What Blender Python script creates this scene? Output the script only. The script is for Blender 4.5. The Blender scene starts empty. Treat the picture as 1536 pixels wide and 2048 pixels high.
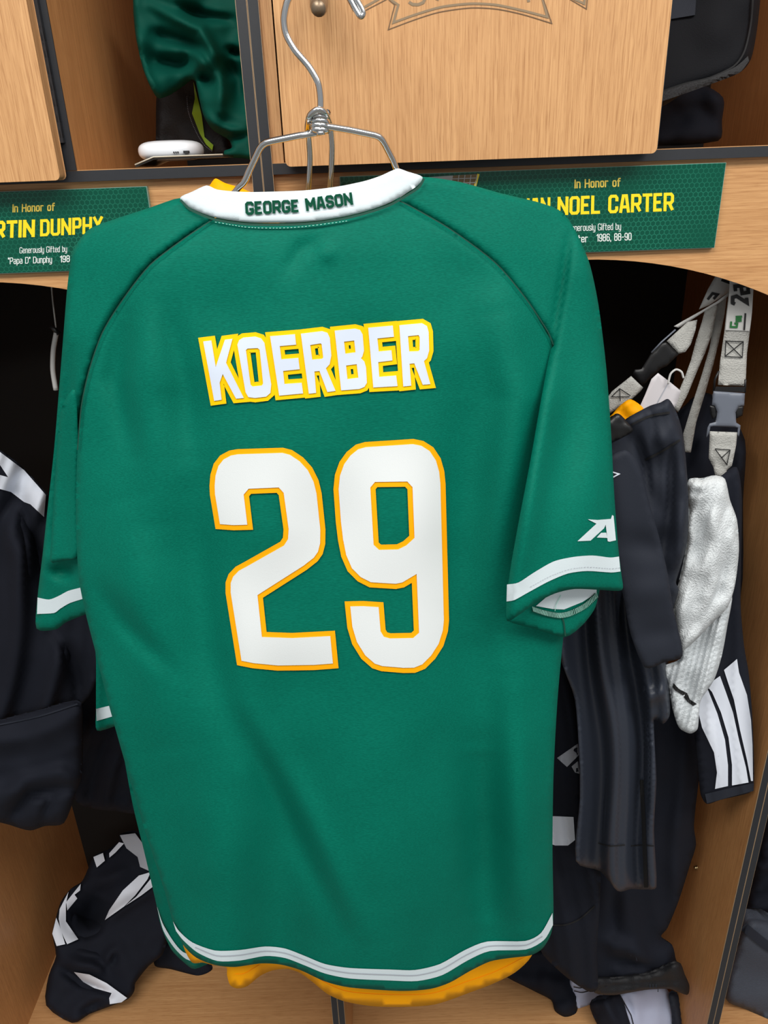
import bpy, bmesh, math, random
import numpy as np
from mathutils import Matrix, Vector, noise as mnoise
from mathutils.geometry import delaunay_2d_cdt

random.seed(4)
SC = bpy.context.scene
COL = SC.collection

# ------------------------------------------------------------------ camera
F = 1538.0                                   # focal length in pixels of the 1536x2048 frame
TH = math.atan(F / 3371.0)                   # pitch down
RO = math.atan2(123, 3369)                   # roll
CAMZ = 1.72
Ui = np.array([0, math.sin(TH), math.cos(TH)]); Ri = np.array([1., 0, 0])
FW = np.array([0, math.cos(TH), -math.sin(TH)])
RT = math.cos(RO) * Ri - math.sin(RO) * Ui
UP = math.sin(RO) * Ri + math.cos(RO) * Ui
CP = np.array([0, 0, CAMZ])
cam = bpy.data.cameras.new('camera'); co = bpy.data.objects.new('camera', cam); COL.objects.link(co)
cam.sensor_fit = 'VERTICAL'; cam.sensor_height = 32; cam.lens = F / 2048 * 32; cam.clip_start = .02
m = Matrix.Identity(4)
for i in range(3):
    m[i][0] = RT[i]; m[i][1] = UP[i]; m[i][2] = -FW[i]; m[i][3] = CP[i]
co.matrix_world = m
SC.camera = co

# ------------------------------------------------------------------ light
W = bpy.data.worlds.new('room_ambient'); SC.world = W; W.use_nodes = True
W.node_tree.nodes['Background'].inputs[0].default_value = (.93, .97, 1, 1)
W.node_tree.nodes['Background'].inputs[1].default_value = .36
def area(name, loc, sx, sy, power, aim=None):
    L = bpy.data.lights.new(name, 'AREA'); L.shape = 'RECTANGLE'; L.size = sx; L.size_y = sy; L.energy = power
    L.color = (1, .97, .92)
    o = bpy.data.objects.new(name, L); o.location = loc; COL.objects.link(o)
    if aim is not None:
        o.rotation_euler = (Vector(aim) - Vector(loc)).to_track_quat('-Z', 'Y').to_euler()
area('ceiling_troffer', (-.55, -.30, 2.72), 1.2, .6, 31)
area('ceiling_troffer', (1.0, -.30, 2.72), 1.2, .6, 30)
area('ceiling_troffer', (.2, -2.2, 2.72), 1.2, .6, 34)
SC.view_settings.view_transform = 'Standard'; SC.view_settings.look = 'None'
SC.view_settings.exposure = 0.0; SC.view_settings.gamma = 1; SC.view_settings.use_curve_mapping = False

# ------------------------------------------------------------------ helpers: materials
def lin(c):
    return tuple(((v / 255) / 12.92 if v / 255 <= .04045 else ((v / 255 + .055) / 1.055) ** 2.4) for v in c) + (1,)
MATS = {}
def mat(name, rgb, rough=.6, metal=0, sheen=0, bump=0, bd=.001, bscale=900, var=.0, vscale=40, spec=.5, coat=0):
    M = bpy.data.materials.new(name); M.use_nodes = True; nt = M.node_tree; b = nt.nodes['Principled BSDF']
    b.inputs['Base Color'].default_value = lin(rgb); b.inputs['Roughness'].default_value = rough
    b.inputs['Metallic'].default_value = metal; b.inputs['Specular IOR Level'].default_value = spec
    b.inputs['Coat Weight'].default_value = coat
    if sheen:
        b.inputs['Sheen Weight'].default_value = sheen; b.inputs['Sheen Roughness'].default_value = .4
        b.inputs['Sheen Tint'].default_value = tuple(min(1, .35 + v) for v in lin(rgb)[:3]) + (1,)
    tc = nt.nodes.new('ShaderNodeTexCoord')
    if var:
        n = nt.nodes.new('ShaderNodeTexNoise'); n.inputs['Scale'].default_value = vscale; n.inputs['Detail'].default_value = 4
        nt.links.new(tc.outputs['Object'], n.inputs['Vector'])
        mx = nt.nodes.new('ShaderNodeMix'); mx.data_type = 'RGBA'
        mx.inputs[6].default_value = tuple(v * (1 - var) for v in lin(rgb)[:3]) + (1,)
        mx.inputs[7].default_value = tuple(min(1, v * (1 + var)) for v in lin(rgb)[:3]) + (1,)
        nt.links.new(n.outputs['Fac'], mx.inputs[0]); nt.links.new(mx.outputs[2], b.inputs['Base Color'])
    if bump:
        n2 = nt.nodes.new('ShaderNodeTexNoise'); n2.inputs['Scale'].default_value = bscale; n2.inputs['Detail'].default_value = 2
        nt.links.new(tc.outputs['Object'], n2.inputs['Vector'])
        bp = nt.nodes.new('ShaderNodeBump'); bp.inputs['Strength'].default_value = bump; bp.inputs['Distance'].default_value = bd
        nt.links.new(n2.outputs['Fac'], bp.inputs['Height']); nt.links.new(bp.outputs[0], b.inputs['Normal'])
    MATS[name] = M
    return M
def wood(name, axis, light, dark, rough=.42):
    M = bpy.data.materials.new(name); M.use_nodes = True; nt = M.node_tree; b = nt.nodes['Principled BSDF']; N = nt.nodes.new; Lk = nt.links.new
    b.inputs['Roughness'].default_value = rough; b.inputs['Specular IOR Level'].default_value = .35
    tc = N('ShaderNodeTexCoord')
    def stretched(k, sc, det):
        mp = N('ShaderNodeMapping'); s = [1, 1, 1]; s[axis] = k; mp.inputs['Scale'].default_value = s
        Lk(tc.outputs['Object'], mp.inputs['Vector'])
        n = N('ShaderNodeTexNoise'); n.inputs['Scale'].default_value = sc; n.inputs['Detail'].default_value = det; n.inputs['Roughness'].default_value = .6
        Lk(mp.outputs[0], n.inputs['Vector']); return n
    a = stretched(.018, 460, 6); c = stretched(.03, 1250, 3); d = stretched(.02, 40, 4)
    r1 = N('ShaderNodeMapRange'); r1.inputs[1].default_value = .32; r1.inputs[2].default_value = .68; Lk(a.outputs['Fac'], r1.inputs[0])
    r2 = N('ShaderNodeMapRange'); r2.inputs[1].default_value = .50; r2.inputs[2].default_value = .68; Lk(c.outputs['Fac'], r2.inputs[0])
    mx = N('ShaderNodeMix'); mx.data_type = 'RGBA'; mx.inputs[6].default_value = lin(light)
    mid = tuple((l * .58 + k * .42) for l, k in zip(light, dark)); mx.inputs[7].default_value = lin(mid); Lk(r1.outputs[0], mx.inputs[0])
    r3 = N('ShaderNodeMapRange'); r3.inputs[1].default_value = .35; r3.inputs[2].default_value = .7; r3.inputs[4].default_value = .35; Lk(d.outputs['Fac'], r3.inputs[0])
    m2 = N('ShaderNodeMix'); m2.data_type = 'RGBA'; Lk(r3.outputs[0], m2.inputs[0]); Lk(mx.outputs[2], m2.inputs[6]); m2.inputs[7].default_value = lin(mid)
    ml = N('ShaderNodeMath'); ml.operation = 'MULTIPLY'; ml.inputs[1].default_value = .55; Lk(r2.outputs[0], ml.inputs[0])
    m3 = N('ShaderNodeMix'); m3.data_type = 'RGBA'; Lk(ml.outputs[0], m3.inputs[0]); Lk(m2.outputs[2], m3.inputs[6]); m3.inputs[7].default_value = lin(dark)
    Lk(m3.outputs[2], b.inputs['Base Color'])
    bp = N('ShaderNodeBump'); bp.inputs['Strength'].default_value = .12; bp.inputs['Distance'].default_value = .0006; bp.invert = True
    Lk(r2.outputs[0], bp.inputs['Height']); Lk(bp.outputs[0], b.inputs['Normal'])
    MATS[name] = M; return M
def hexmat(name, base, line, pitch):
    M = bpy.data.materials.new(name); M.use_nodes = True; nt = M.node_tree; b = nt.nodes['Principled BSDF']; N = nt.nodes.new; Lk = nt.links.new
    b.inputs['Roughness'].default_value = .16; b.inputs['Specular IOR Level'].default_value = .4
    tc = N('ShaderNodeTexCoord'); sp = N('ShaderNodeSeparateXYZ'); Lk(tc.outputs['Object'], sp.inputs[0])
    cb = N('ShaderNodeCombineXYZ'); Lk(sp.outputs[0], cb.inputs[0]); Lk(sp.outputs[2], cb.inputs[1])
    def vm(op, a, bv):
        n = N('ShaderNodeVectorMath'); n.operation = op
        for i, q in enumerate((a, bv)):
            if q is None: continue
            if isinstance(q, tuple): n.inputs[i].default_value = q
            else: Lk(q, n.inputs[i])
        return n
    def mm(op, a, bv):
        n = N('ShaderNodeMath'); n.operation = op
        for i, q in enumerate((a, bv)):
            if q is None: continue
            if isinstance(q, (int, float)): n.inputs[i].default_value = q
            else: Lk(q, n.inputs[i])
        return n.outputs[0]
    p = vm('SCALE', cb.outputs[0], None); p.inputs['Scale'].default_value = 1 / pitch
    p = vm('ADD', p.outputs[0], (1000., 1732.05, 0))
    h = (.5, .8660254, 0); r = (1., 1.7320508, 1)
    a = vm('SUBTRACT', vm('MODULO', p.outputs[0], r).outputs[0], h)
    b2 = vm('SUBTRACT', vm('MODULO', vm('SUBTRACT', p.outputs[0], h).outputs[0], r).outputs[0], h)
    la = vm('LENGTH', a.outputs[0], None).outputs['Value']; lb = vm('LENGTH', b2.outputs[0], None).outputs['Value']
    sel = mm('LESS_THAN', la, lb)
    mx = N('ShaderNodeMix'); mx.data_type = 'VECTOR'; Lk(sel, mx.inputs[0]); Lk(b2.outputs[0], mx.inputs[4]); Lk(a.outputs[0], mx.inputs[5])
    g = vm('ABSOLUTE', mx.outputs[1], None)
    d1 = vm('DOT_PRODUCT', g.outputs[0], h).outputs['Value']
    s2 = N('ShaderNodeSeparateXYZ'); Lk(g.outputs[0], s2.inputs[0])
    d = mm('MAXIMUM', d1, s2.outputs[0])
    e = N('ShaderNodeMapRange'); e.inputs[1].default_value = .40; e.inputs[2].default_value = .48; Lk(d, e.inputs[0])
    n = N('ShaderNodeTexNoise'); n.inputs['Scale'].default_value = 14; Lk(tc.outputs['Object'], n.inputs['Vector'])
    nr = N('ShaderNodeMapRange'); nr.inputs[1].default_value = .35; nr.inputs[2].default_value = .65; nr.inputs[3].default_value = .15; nr.inputs[4].default_value = .8; Lk(n.outputs['Fac'], nr.inputs[0])
    f = mm('MULTIPLY', e.outputs[0], nr.outputs[0])
    c = N('ShaderNodeMix'); c.data_type = 'RGBA'; Lk(f, c.inputs[0]); c.inputs[6].default_value = lin(base); c.inputs[7].default_value = lin(line)
    Lk(c.outputs[2], b.inputs['Base Color']); MATS[name] = M; return M

WL, WD = (217, 169, 118), (150, 100, 58)
wood('oak_vertical', 2, WL, WD); wood('oak_horizontal', 0, (211, 163, 112), WD); wood('oak_side', 2, (208, 152, 98), (146, 96, 54))
mat('black_edging', (37, 39, 44), .45, var=.12, vscale=200); mat('edge_core', (178, 150, 118), .6)
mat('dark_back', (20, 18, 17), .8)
def knit(name, rgb):
    M = mat(name, rgb, .6, spec=.08); nt = M.node_tree; b = nt.nodes['Principled BSDF']; N = nt.nodes.new; Lk = nt.links.new
    b.inputs['Sheen Weight'].default_value = .03; b.inputs['Sheen Roughness'].default_value = .35; b.inputs['Sheen Tint'].default_value = (.1, .9, .65, 1)
    tc = N('ShaderNodeTexCoord'); mp = N('ShaderNodeMapping'); mp.inputs['Scale'].default_value = (.22, 1, 1); Lk(tc.outputs['Object'], mp.inputs[0])
    n = N('ShaderNodeTexNoise'); n.inputs['Scale'].default_value = 1100; n.inputs['Detail'].default_value = 3; Lk(mp.outputs[0], n.inputs['Vector'])
    n2 = N('ShaderNodeTexNoise'); n2.inputs['Scale'].default_value = 18; n2.inputs['Detail'].default_value = 3; Lk(tc.outputs['Object'], n2.inputs['Vector'])
    ad = N('ShaderNodeMath'); ad.operation = 'MULTIPLY_ADD'; Lk(n2.outputs['Fac'], ad.inputs[0]); ad.inputs[1].default_value = .35; Lk(n.outputs['Fac'], ad.inputs[2])
    rg = N('ShaderNodeMapRange'); rg.inputs[1].default_value = .45; rg.inputs[2].default_value = .9; Lk(ad.outputs[0], rg.inputs[0])
    mx = N('ShaderNodeMix'); mx.data_type = 'RGBA'; c = lin(rgb)[:3]
    mx.inputs[6].default_value = tuple(v * .86 for v in c) + (1,); mx.inputs[7].default_value = tuple(v * 1.16 + .001 for v in c) + (1,)
    Lk(rg.outputs[0], mx.inputs[0]); Lk(mx.outputs[2], b.inputs['Base Color'])
    bp = N('ShaderNodeBump'); bp.inputs['Strength'].default_value = .25; bp.inputs['Distance'].default_value = .001; Lk(n.outputs['Fac'], bp.inputs['Height']); Lk(bp.outputs[0], b.inputs['Normal'])
knit('jersey_green', (0, 102, 84))
mat('pack_black', (15, 16, 21), .8, spec=.2, bump=.3, bscale=900)
mat('seam_green', (0, 62, 48), .8)
mat('trim_white', (206, 218, 223), .65, spec=.15, bump=.15, bscale=1500)
mat('stitch_white', (150, 205, 190), .7)
mat('number_white', (218, 223, 224), .6, spec=.2, bump=.1, bscale=1200)
mat('number_gold', (255, 170, 0), .5, spec=.2); mat('name_white', (210, 220, 236), .5, spec=.2); mat('name_yellow', (255, 198, 0), .45, spec=.2)
mat('collar_green', (0, 66, 46), .7, spec=.1)
mat('jersey_gold', (255, 170, 0), .55, spec=.15, bump=.2, bscale=1500)
mat('chrome', (215, 215, 215), .16, metal=1)
mat('knob_metal', (150, 130, 108), .38, metal=.6)
mat('black_cloth', (23, 26, 36), .85, spec=.2, bump=.2, bscale=1400, var=.1, vscale=60)
mat('charcoal_cloth', (34, 38, 48), .7, spec=.25, bump=.2, bscale=1400)
mat('satin_black', (46, 51, 62), .42, spec=.38, bump=.08, bscale=1400)
mat('mesh_black', (16, 17, 22), .7, bump=.6, bscale=500)
mat('seam_black', (10, 10, 13), .8)
mat('stripe_white', (222, 228, 240), .6, bump=.1, bscale=1200)
mat('grey_print', (168, 172, 182), .55)
mat('pale_grey_cloth', (168, 174, 198), .65, bump=.2, bscale=1200)
mat('terry_white', (206, 211, 214), .95, spec=.05, bump=1, bscale=520, bd=.0016)
mat('rib_white', (204, 210, 214), .95, spec=.05, bump=.8, bscale=520, bd=.0014)
mat('webbing', (176, 176, 172), .85, bump=1, bscale=650, var=.15, vscale=500)
mat('webbing_smooth', (196, 196, 194), .75, bump=.2, bscale=900)
mat('print_black', (20, 20, 22), .6); mat('logo_green', (30, 104, 50), .6); mat('logo_gold', (170, 140, 40), .6)
mat('buckle_grey', (104, 110, 122), .4, var=.05); mat('buckle_black', (18, 18, 20), .42)
mat('tag_white', (206, 202, 206), .6)
mat('teal_nylon', (0, 74, 62), .7, spec=.15, bump=.15, bscale=900)
mat('lime_lining', (140, 180, 40), .45); mat('zip_teeth', (150, 160, 180), .4)
mat('plastic_white', (232, 236, 242), .28, coat=.3); mat('port_dark', (30, 30, 34), .5)
mat('card_dark', (36, 34, 30), .25); mat('card_rim', (200, 196, 180), .3)
mat('engraved', (138, 118, 92), .7); mat('engraved_fine', (112, 86, 60), .7)
hexmat('sign_green', (0, 74, 56), (34, 122, 98), .0047)
mat('sign_yellow', (246, 218, 30), .35); mat('sign_pale', (226, 200, 84), .35); mat('sign_white', (226, 236, 232), .35)
mat('acrylic_rim', (120, 160, 150), .15); mat('photo_brown', (112, 90, 52), .4); mat('photo_grey', (168, 172, 172), .4)
mat('brass_screw', (200, 180, 140), .3, metal=1)
mat('bag_grey', (58, 64, 76), .75, bump=.7, bscale=420, var=.1, vscale=200)
mat('floor_grey', (120, 116, 110), .6, var=.1, vscale=8); mat('wall_paint', (205, 203, 196), .8, var=.03, vscale=5)

# ------------------------------------------------------------------ helpers: objects
def ray(x, y): return RT * (x - 768) - UP * (y - 1024) + FW * F
def at(x, y, Y):
    d = ray(x, y); return CP + d * (Y / d[1])
def atv(p, Y):
    """pixels (n,2), depths (n,) -> world points"""
    p = np.asarray(p, float)
    d = RT[None] * (p[:, :1] - 768) - UP[None] * (p[:, 1:2] - 1024) + FW[None] * F
    return CP[None] + d * (np.asarray(Y) / d[:, 1])[:, None]
def wloc(o):
    v = Vector((0, 0, 0))
    while o is not None: v = v + o.location; o = o.parent
    return v
def tag(o, label, cat, group=None):
    o['label'] = label; o['category'] = cat
    if group: o['group'] = group
    return o
def thing(name, label, cat, loc, group=None):
    o = bpy.data.objects.new(name, None); o.location = loc; o.empty_display_size = .02; COL.objects.link(o)
    return tag(o, label, cat, group)
def obj(name, V, Fc, material, parent=None, smooth=True, origin=None, recalc=True, bevel=0):
    V = np.asarray(V, float)
    me = bpy.data.meshes.new(name); o = bpy.data.objects.new(name, me); COL.objects.link(o)
    if parent is not None:
        off = np.array(wloc(parent)); o.parent = parent
    else:
        off = np.array(origin) if origin is not None else np.array([(V[:, 0].min() + V[:, 0].max()) / 2, (V[:, 1].min() + V[:, 1].max()) / 2, V[:, 2].min()])
        o.location = off
    me.from_pydata((V - off).tolist(), [], [tuple(int(i) for i in f) for f in Fc])
    if recalc or bevel:
        bm = bmesh.new(); bm.from_mesh(me)
        if bevel: bmesh.ops.bevel(bm, geom=list(bm.edges), offset=bevel, segments=2, affect='EDGES', profile=.6)
        bmesh.ops.recalc_face_normals(bm, faces=bm.faces); bm.to_mesh(me); bm.free()
    me.materials.append(MATS[material])
    if smooth:
        for p in me.polygons: p.use_smooth = True
    return o
BF = [(0, 1, 3, 2), (4, 6, 7, 5), (0, 4, 5, 1), (2, 3, 7, 6), (0, 2, 6, 4), (1, 5, 7, 3)]
def box(name, lo, hi, material, parent=None, bevel=0):
    V = [(x, y, z) for x in (lo[0], hi[0]) for y in (lo[1], hi[1]) for z in (lo[2], hi[2])]
    return obj(name, V, BF, material, parent, smooth=False, bevel=bevel)
def struct(o): o['kind'] = 'structure'; return o
def prism(name, poly_xz, y0, y1, material, parent=None, bevel=0):
    n = len(poly_xz); V = [(x, y0, z) for x, z in poly_xz] + [(x, y1, z) for x, z in poly_xz]
    Fc = [tuple(range(n)), tuple(range(2 * n - 1, n - 1, -1))] + [(i, (i + 1) % n, n + (i + 1) % n, n + i) for i in range(n)]
    return obj(name, V, Fc, material, parent, smooth=False, bevel=bevel)
def catmull(pts, n=6, closed=False):
    P = [np.asarray(p, float) for p in pts]; out = []; N = len(P)
    rng = range(N) if closed else range(N - 1)
    for i in rng:
        p0 = P[(i - 1) % N] if closed or i > 0 else P[0] * 2 - P[1]
        p1 = P[i]; p2 = P[(i + 1) % N]
        p3 = P[(i + 2) % N] if closed or i + 2 < N else P[-1] * 2 - P[-2]
        # centripetal-like tension to limit overshoot
        for k in range(n):
            t = k / n; a = .4
            m1 = a * (p2 - p0); m2 = a * (p3 - p1); L = np.linalg.norm(p2 - p1)
            for mm_ in (m1, m2):
                q = np.linalg.norm(mm_)
                if q > L and q > 0: mm_ *= L / q
            out.append((2 * t**3 - 3 * t * t + 1) * p1 + (t**3 - 2 * t * t + t) * m1 + (-2 * t**3 + 3 * t * t) * p2 + (t**3 - t * t) * m2)
    if not closed: out.append(P[-1])
    return out
def tube_geo(pts, r, seg=8, rf=None):
    P = [np.asarray(p, float) for p in pts]; V = []; Fc = []; nrm = None
    for i, p in enumerate(P):
        t = (P[min(i + 1, len(P) - 1)] - P[max(i - 1, 0)]); t = t / (np.linalg.norm(t) + 1e-12)
        if nrm is None:
            a = np.array([0, 0, 1.]) if abs(t[2]) < .9 else np.array([1., 0, 0]); nrm = np.cross(t, a)
        nrm = nrm - t * (nrm @ t); nrm /= np.linalg.norm(nrm); bn = np.cross(t, nrm)
        rr = r if rf is None else rf(i / (len(P) - 1))
        for k in range(seg):
            a = 2 * math.pi * k / seg; V.append(p + rr * (math.cos(a) * nrm + math.sin(a) * bn))
    for i in range(len(P) - 1):
        for k in range(seg):
            Fc.append((i * seg + k, i * seg + (k + 1) % seg, (i + 1) * seg + (k + 1) % seg, (i + 1) * seg + k))
    Fc.append(tuple(range(seg))); Fc.append(tuple(range((len(P) - 1) * seg, len(P) * seg)))
    return V, Fc
def tube(name, pts, r, material, parent=None, seg=8, rf=None):
    V, Fc = tube_geo(pts, r, seg, rf); return obj(name, V, Fc, material, parent)
def resample(poly, step, closed=True):
    out = []; n = len(poly)
    for i in range(n if closed else n - 1):
        a = np.asarray(poly[i], float); b = np.asarray(poly[(i + 1) % n], float)
        k = max(1, int(math.ceil(np.linalg.norm(b - a) / step)))
        for j in range(k): out.append(a + (b - a) * j / k)
    if not closed: out.append(np.asarray(poly[-1], float))
    return out
def inside(P, polys):
    r = np.zeros(len(P), bool); x, y = P[:, 0], P[:, 1]
    for poly in polys:
        A = np.asarray(poly, float); B = np.roll(A, -1, 0)
        for (x1, y1), (x2, y2) in zip(A, B):
            if y1 == y2: continue
            c = ((y1 > y) != (y2 > y)) & (x < (x2 - x1) * (y - y1) / (y2 - y1) + x1); r ^= c
    return r
def segdist(P, line, closed=False, with_t=False):
    A = np.asarray(line, float); B = np.roll(A, -1, 0)
    if not closed: A, B = A[:-1], B[:-1]
    d = np.full(len(P), 1e9); tt = np.zeros(len(P)); n = len(A)
    for i, (a, b) in enumerate(zip(A, B)):
        v = b - a; L = v @ v
        t = np.clip(((P - a) @ v) / (L + 1e-12), 0, 1); q = P - (a + t[:, None] * v)
        e = np.sqrt((q * q).sum(1))
        if with_t: tt = np.where(e < d, (i + t) / n, tt)
        d = np.minimum(d, e)
    return (d, tt) if with_t else d
def fill(polys, step):
    bnd = [resample(p, step) for p in polys]
    V = []; E = []
    for b in bnd:
        s = len(V); V += [Vector((p[0], p[1])) for p in b]; E += [(s + i, s + (i + 1) % len(b)) for i in range(len(b))]
    A = np.vstack([np.array(b) for b in bnd]); lo = A.min(0); hi = A.max(0)
    xs = np.arange(lo[0], hi[0] + step, step); ys = np.arange(lo[1], hi[1] + step, step * .866)
    G = np.array([(x + (step / 2 if j % 2 else 0), y) for j, y in enumerate(ys) for x in xs])
    if len(G):
        G = G[inside(G, bnd)]
        if len(G):
            d = np.full(len(G), 1e9)
            for b in bnd: d = np.minimum(d, segdist(G, b, True))
            G = G[d > step * .45]
            V += [Vector((p[0], p[1])) for p in G]
    ov, oe, of, *_ = delaunay_2d_cdt(V, E, [], 0, 1e-5)
    P = np.array([(v[0], v[1]) for v in ov]); T = np.array([f for f in of if len(f) == 3])
    c = P[T].mean(1); T = T[inside(c, bnd)]
    used = np.unique(T); mp = np.full(len(P), -1); mp[used] = np.arange(len(used))
    return P[used], mp[T], bnd
def sstep(a, b, x):
    t = np.clip((x - a) / (b - a), 0, 1); return t * t * (3 - 2 * t)
class Depth:
    """depth (world y) of a hanging cloth as a function of where it is seen"""
    def __init__(s, Y, tx=0, ty=0, ref=(768, 1024), folds=(), waves=(), noise=(0, 100), extra=None, seed=0):
        s.Y, s.tx, s.ty, s.ref, s.folds, s.waves, s.noise, s.extra, s.seed = Y, tx, ty, ref, folds, waves, noise, extra, seed
    def __call__(s, P):
        P = np.asarray(P, float)
        y = s.Y + s.tx * (P[:, 0] - s.ref[0]) / 1000 + s.ty * (P[:, 1] - s.ref[1]) / 1000
        for line, amp, w in s.folds:
            dd, tt = segdist(P, line, with_t=True)
            y = y - amp * np.exp(-(dd / w) ** 2) * np.sin(np.pi * np.clip(tt * .9 + .05, 0, 1)) ** .7
        for amp, wl, ang, warp, *sm in s.waves:
            a = math.radians(ang); u = P[:, 0] * math.cos(a) + P[:, 1] * math.sin(a); v = -P[:, 0] * math.sin(a) + P[:, 1] * math.cos(a)
            ph = 2 * math.pi * u / wl + warp * np.sin(v / 170 + s.seed) + warp * .6 * np.sin(v / 71 + u / 160 + 1.7 * s.seed)
            q = 1.6 * np.sqrt(np.sin(ph / 2 + s.seed) ** 2 + .004) - 1 + .5 * (1.6 * np.sqrt(np.sin(1.17 * ph + 1.1 + s.seed) ** 2 + .01) - 1)
            if sm: q = np.sin(ph + s.seed) + .35 * np.sin(2.3 * ph + 1.1 + s.seed)
            y = y + amp * q
        if s.noise[0]:
            y = y + s.noise[0] * np.array([mnoise.noise(Vector((p[0] / s.noise[1], p[1] / s.noise[1], s.seed * 3.7))) for p in P])
        if s.extra is not None: y = y + s.extra(P)
        return y
def seaty(px, py):
    d = ray(px, py); return d[1] * (SEAT - CAMZ) / d[2]
def seat_limit(P):
    d = RT[None] * (P[:, :1] - 768) - UP[None] * (P[:, 1:2] - 1024) + FW[None] * F
    return d[:, 1] * (SEAT + .001 - CAMZ) / d[:, 2]
def cloth(name, out, D, material, parent=None, R=.012, Rpx=26, thick=.012, step=11, smooth=True, sn=4, seat=False):
    poly = catmull(out, sn, True) if smooth else out
    P, T, bnd = fill([poly], step)
    y = D(P)
    d = np.full(len(P), 1e9); Rpx = Rpx * .7
    for b in bnd: d = np.minimum(d, segdist(P, b, True))
    k = 1 - np.clip(d / Rpx, 0, 1)
    R *= .6
    y = y + R * (1 - np.sqrt(np.clip(1 - k * k, 0, 1)))
    D.seat = seat
    if seat: y = np.minimum(y, seat_limit(P))
    A = atv(P, y); B = A.copy(); B[:, 1] += thick * (.12 + .88 * (1 - k))
    if seat: B[:, 2] -= .0006
    n = len(A); edges = {}
    for t in T:
        for i in range(3):
            a, b = t[i], t[(i + 1) % 3]; edges[(a, b)] = 1
    rim = [(a, b) for a, b in edges if (b, a) not in edges]
    Fc = [tuple(t) for t in T] + [tuple(n + i for i in t[::-1]) for t in T] + [(b, a, n + a, n + b) for a, b in rim]
    o = obj(name, np.vstack([A, B]), Fc, material, parent)
    D.edge = (bnd, R, Rpx)
    return o
def dep(D, P):
    y = D(P)
    if hasattr(D, 'edge'):
        bnd, R, Rpx = D.edge; d = np.full(len(P), 1e9)
        for b in bnd: d = np.minimum(d, segdist(P, b, True))
        k = 1 - np.clip(d / Rpx, 0, 1); k = np.where(inside(P, bnd), k, 1); y = y + R * (1 - np.sqrt(np.clip(1 - k * k, 0, 1)))
        if D.seat: y = np.minimum(y, seat_limit(P))
    return y
def face_normals(D, P):
    h = 2.0; ex = np.array([[h, 0]]); ey = np.array([[0, h]])
    f = lambda Q: atv(Q, D(Q))
    n = np.cross(f(P + ex) - f(P - ex), f(P + ey) - f(P - ey)); n /= np.linalg.norm(n, axis=1)[:, None]
    v = CP[None] - f(P); return np.where(((n * v).sum(1) < 0)[:, None], -n, n)
def toward(A, f):
    a, b, c = A[f[0]], A[f[1]], A[f[2]]; return np.cross(b - a, c - a) @ (CP - a) > 0
def decal(name, polys, D, material, parent, off=.0012, step=14, smooth=False, sn=4, th=.0006):
    """a printed or sewn-on patch lying on a cloth: a thin closed slab that follows the cloth"""
    if smooth: polys = [catmull(p, sn, True) for p in polys]
    P, T, b = fill(polys, step)
    y = dep(D, P); A = atv(P, y - off); B = atv(P, y - off + th); n = len(A)
    T = np.array([t if toward(A, t) else t[::-1] for t in T])
    edges = {}
    for t in T:
        for i in range(3): edges[(t[i], t[(i + 1) % 3])] = 1
    rim = [(a, c) for a, c in edges if (c, a) not in edges]
    ra = [a for a, c in rim]; ix = {a: 2 * n + i for i, a in enumerate(ra)}; m_ = len(ra)      # rim has its own corners: a crisp edge
    Fc = [tuple(t) for t in T] + [tuple(n + i for i in t[::-1]) for t in T] + [(ix[c], ix[a], ix[a] + m_, ix[c] + m_) for a, c in rim if c in ix]
    o = obj(name, np.vstack([A, B, A[ra], B[ra]]), Fc, material, parent, recalc=False)
    N = face_normals(D, P); z = np.zeros((2 * m_, 3))
    o.data.normals_split_custom_set_from_vertices(np.vstack([N, -N, z]).tolist())
    return o
def miter(line, hw, closed):
    P = [np.asarray(p, float) for p in line]; n = len(P); Lf = []; Rg = []
    for i in range(n):
        a = P[i - 1] if (i > 0 or closed) else None; b = P[(i + 1) % n] if (i < n - 1 or closed) else None
        def nn(u, v):
            d = v - u; d = d / (np.linalg.norm(d) + 1e-12); return np.array([-d[1], d[0]])
        if a is None: m_ = nn(P[i], b)
        elif b is None: m_ = nn(a, P[i])
        else:
            n1, n2 = nn(a, P[i]), nn(P[i], b); m_ = n1 + n2; L = m_ @ m_
            m_ = n1 if L < .05 else m_ * 2 / L
            q = np.linalg.norm(m_)
            if q > 2.6: m_ = m_ * 2.6 / q
        Lf.append(P[i] + m_ * hw); Rg.append(P[i] - m_ * hw)
    return Lf, Rg
def strokes(name, lines, hw, D, material, parent, off=.0012, step=14, hws=None):
    """printed lines of even width (pixels) on a surface; lines = [(points, closed)]"""
    V2 = []; Fc = []; LI = []
    for li, (ln, closed) in enumerate(lines):
        w = hws[li] if hws else hw
        ln = resample(ln, step, closed)
        Lf, Rg = miter(ln, w, closed); s = len(V2); n = len(ln)
        for qi, (a, b) in enumerate(zip(Lf, Rg)): V2 += [a, b]; LI += [li % 12 + qi * .2] * 2
        for i in range(n if closed else n - 1):
            j = (i + 1) % n; Fc.append((s + 2 * i, s + 2 * i + 1, s + 2 * j + 1, s + 2 * j))
    P = np.array(V2); y = D(P) if not hasattr(D, 'edge') else dep(D, P)
    A = atv(P, y - off - np.array(LI) * 1.6e-5)
    Fc = [f if toward(A, f) else f[::-1] for f in Fc]
    o = obj(name, A, Fc, material, parent, recalc=False)
    o.data.normals_split_custom_set_from_vertices(face_normals(D, P).tolist())
    return o
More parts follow.
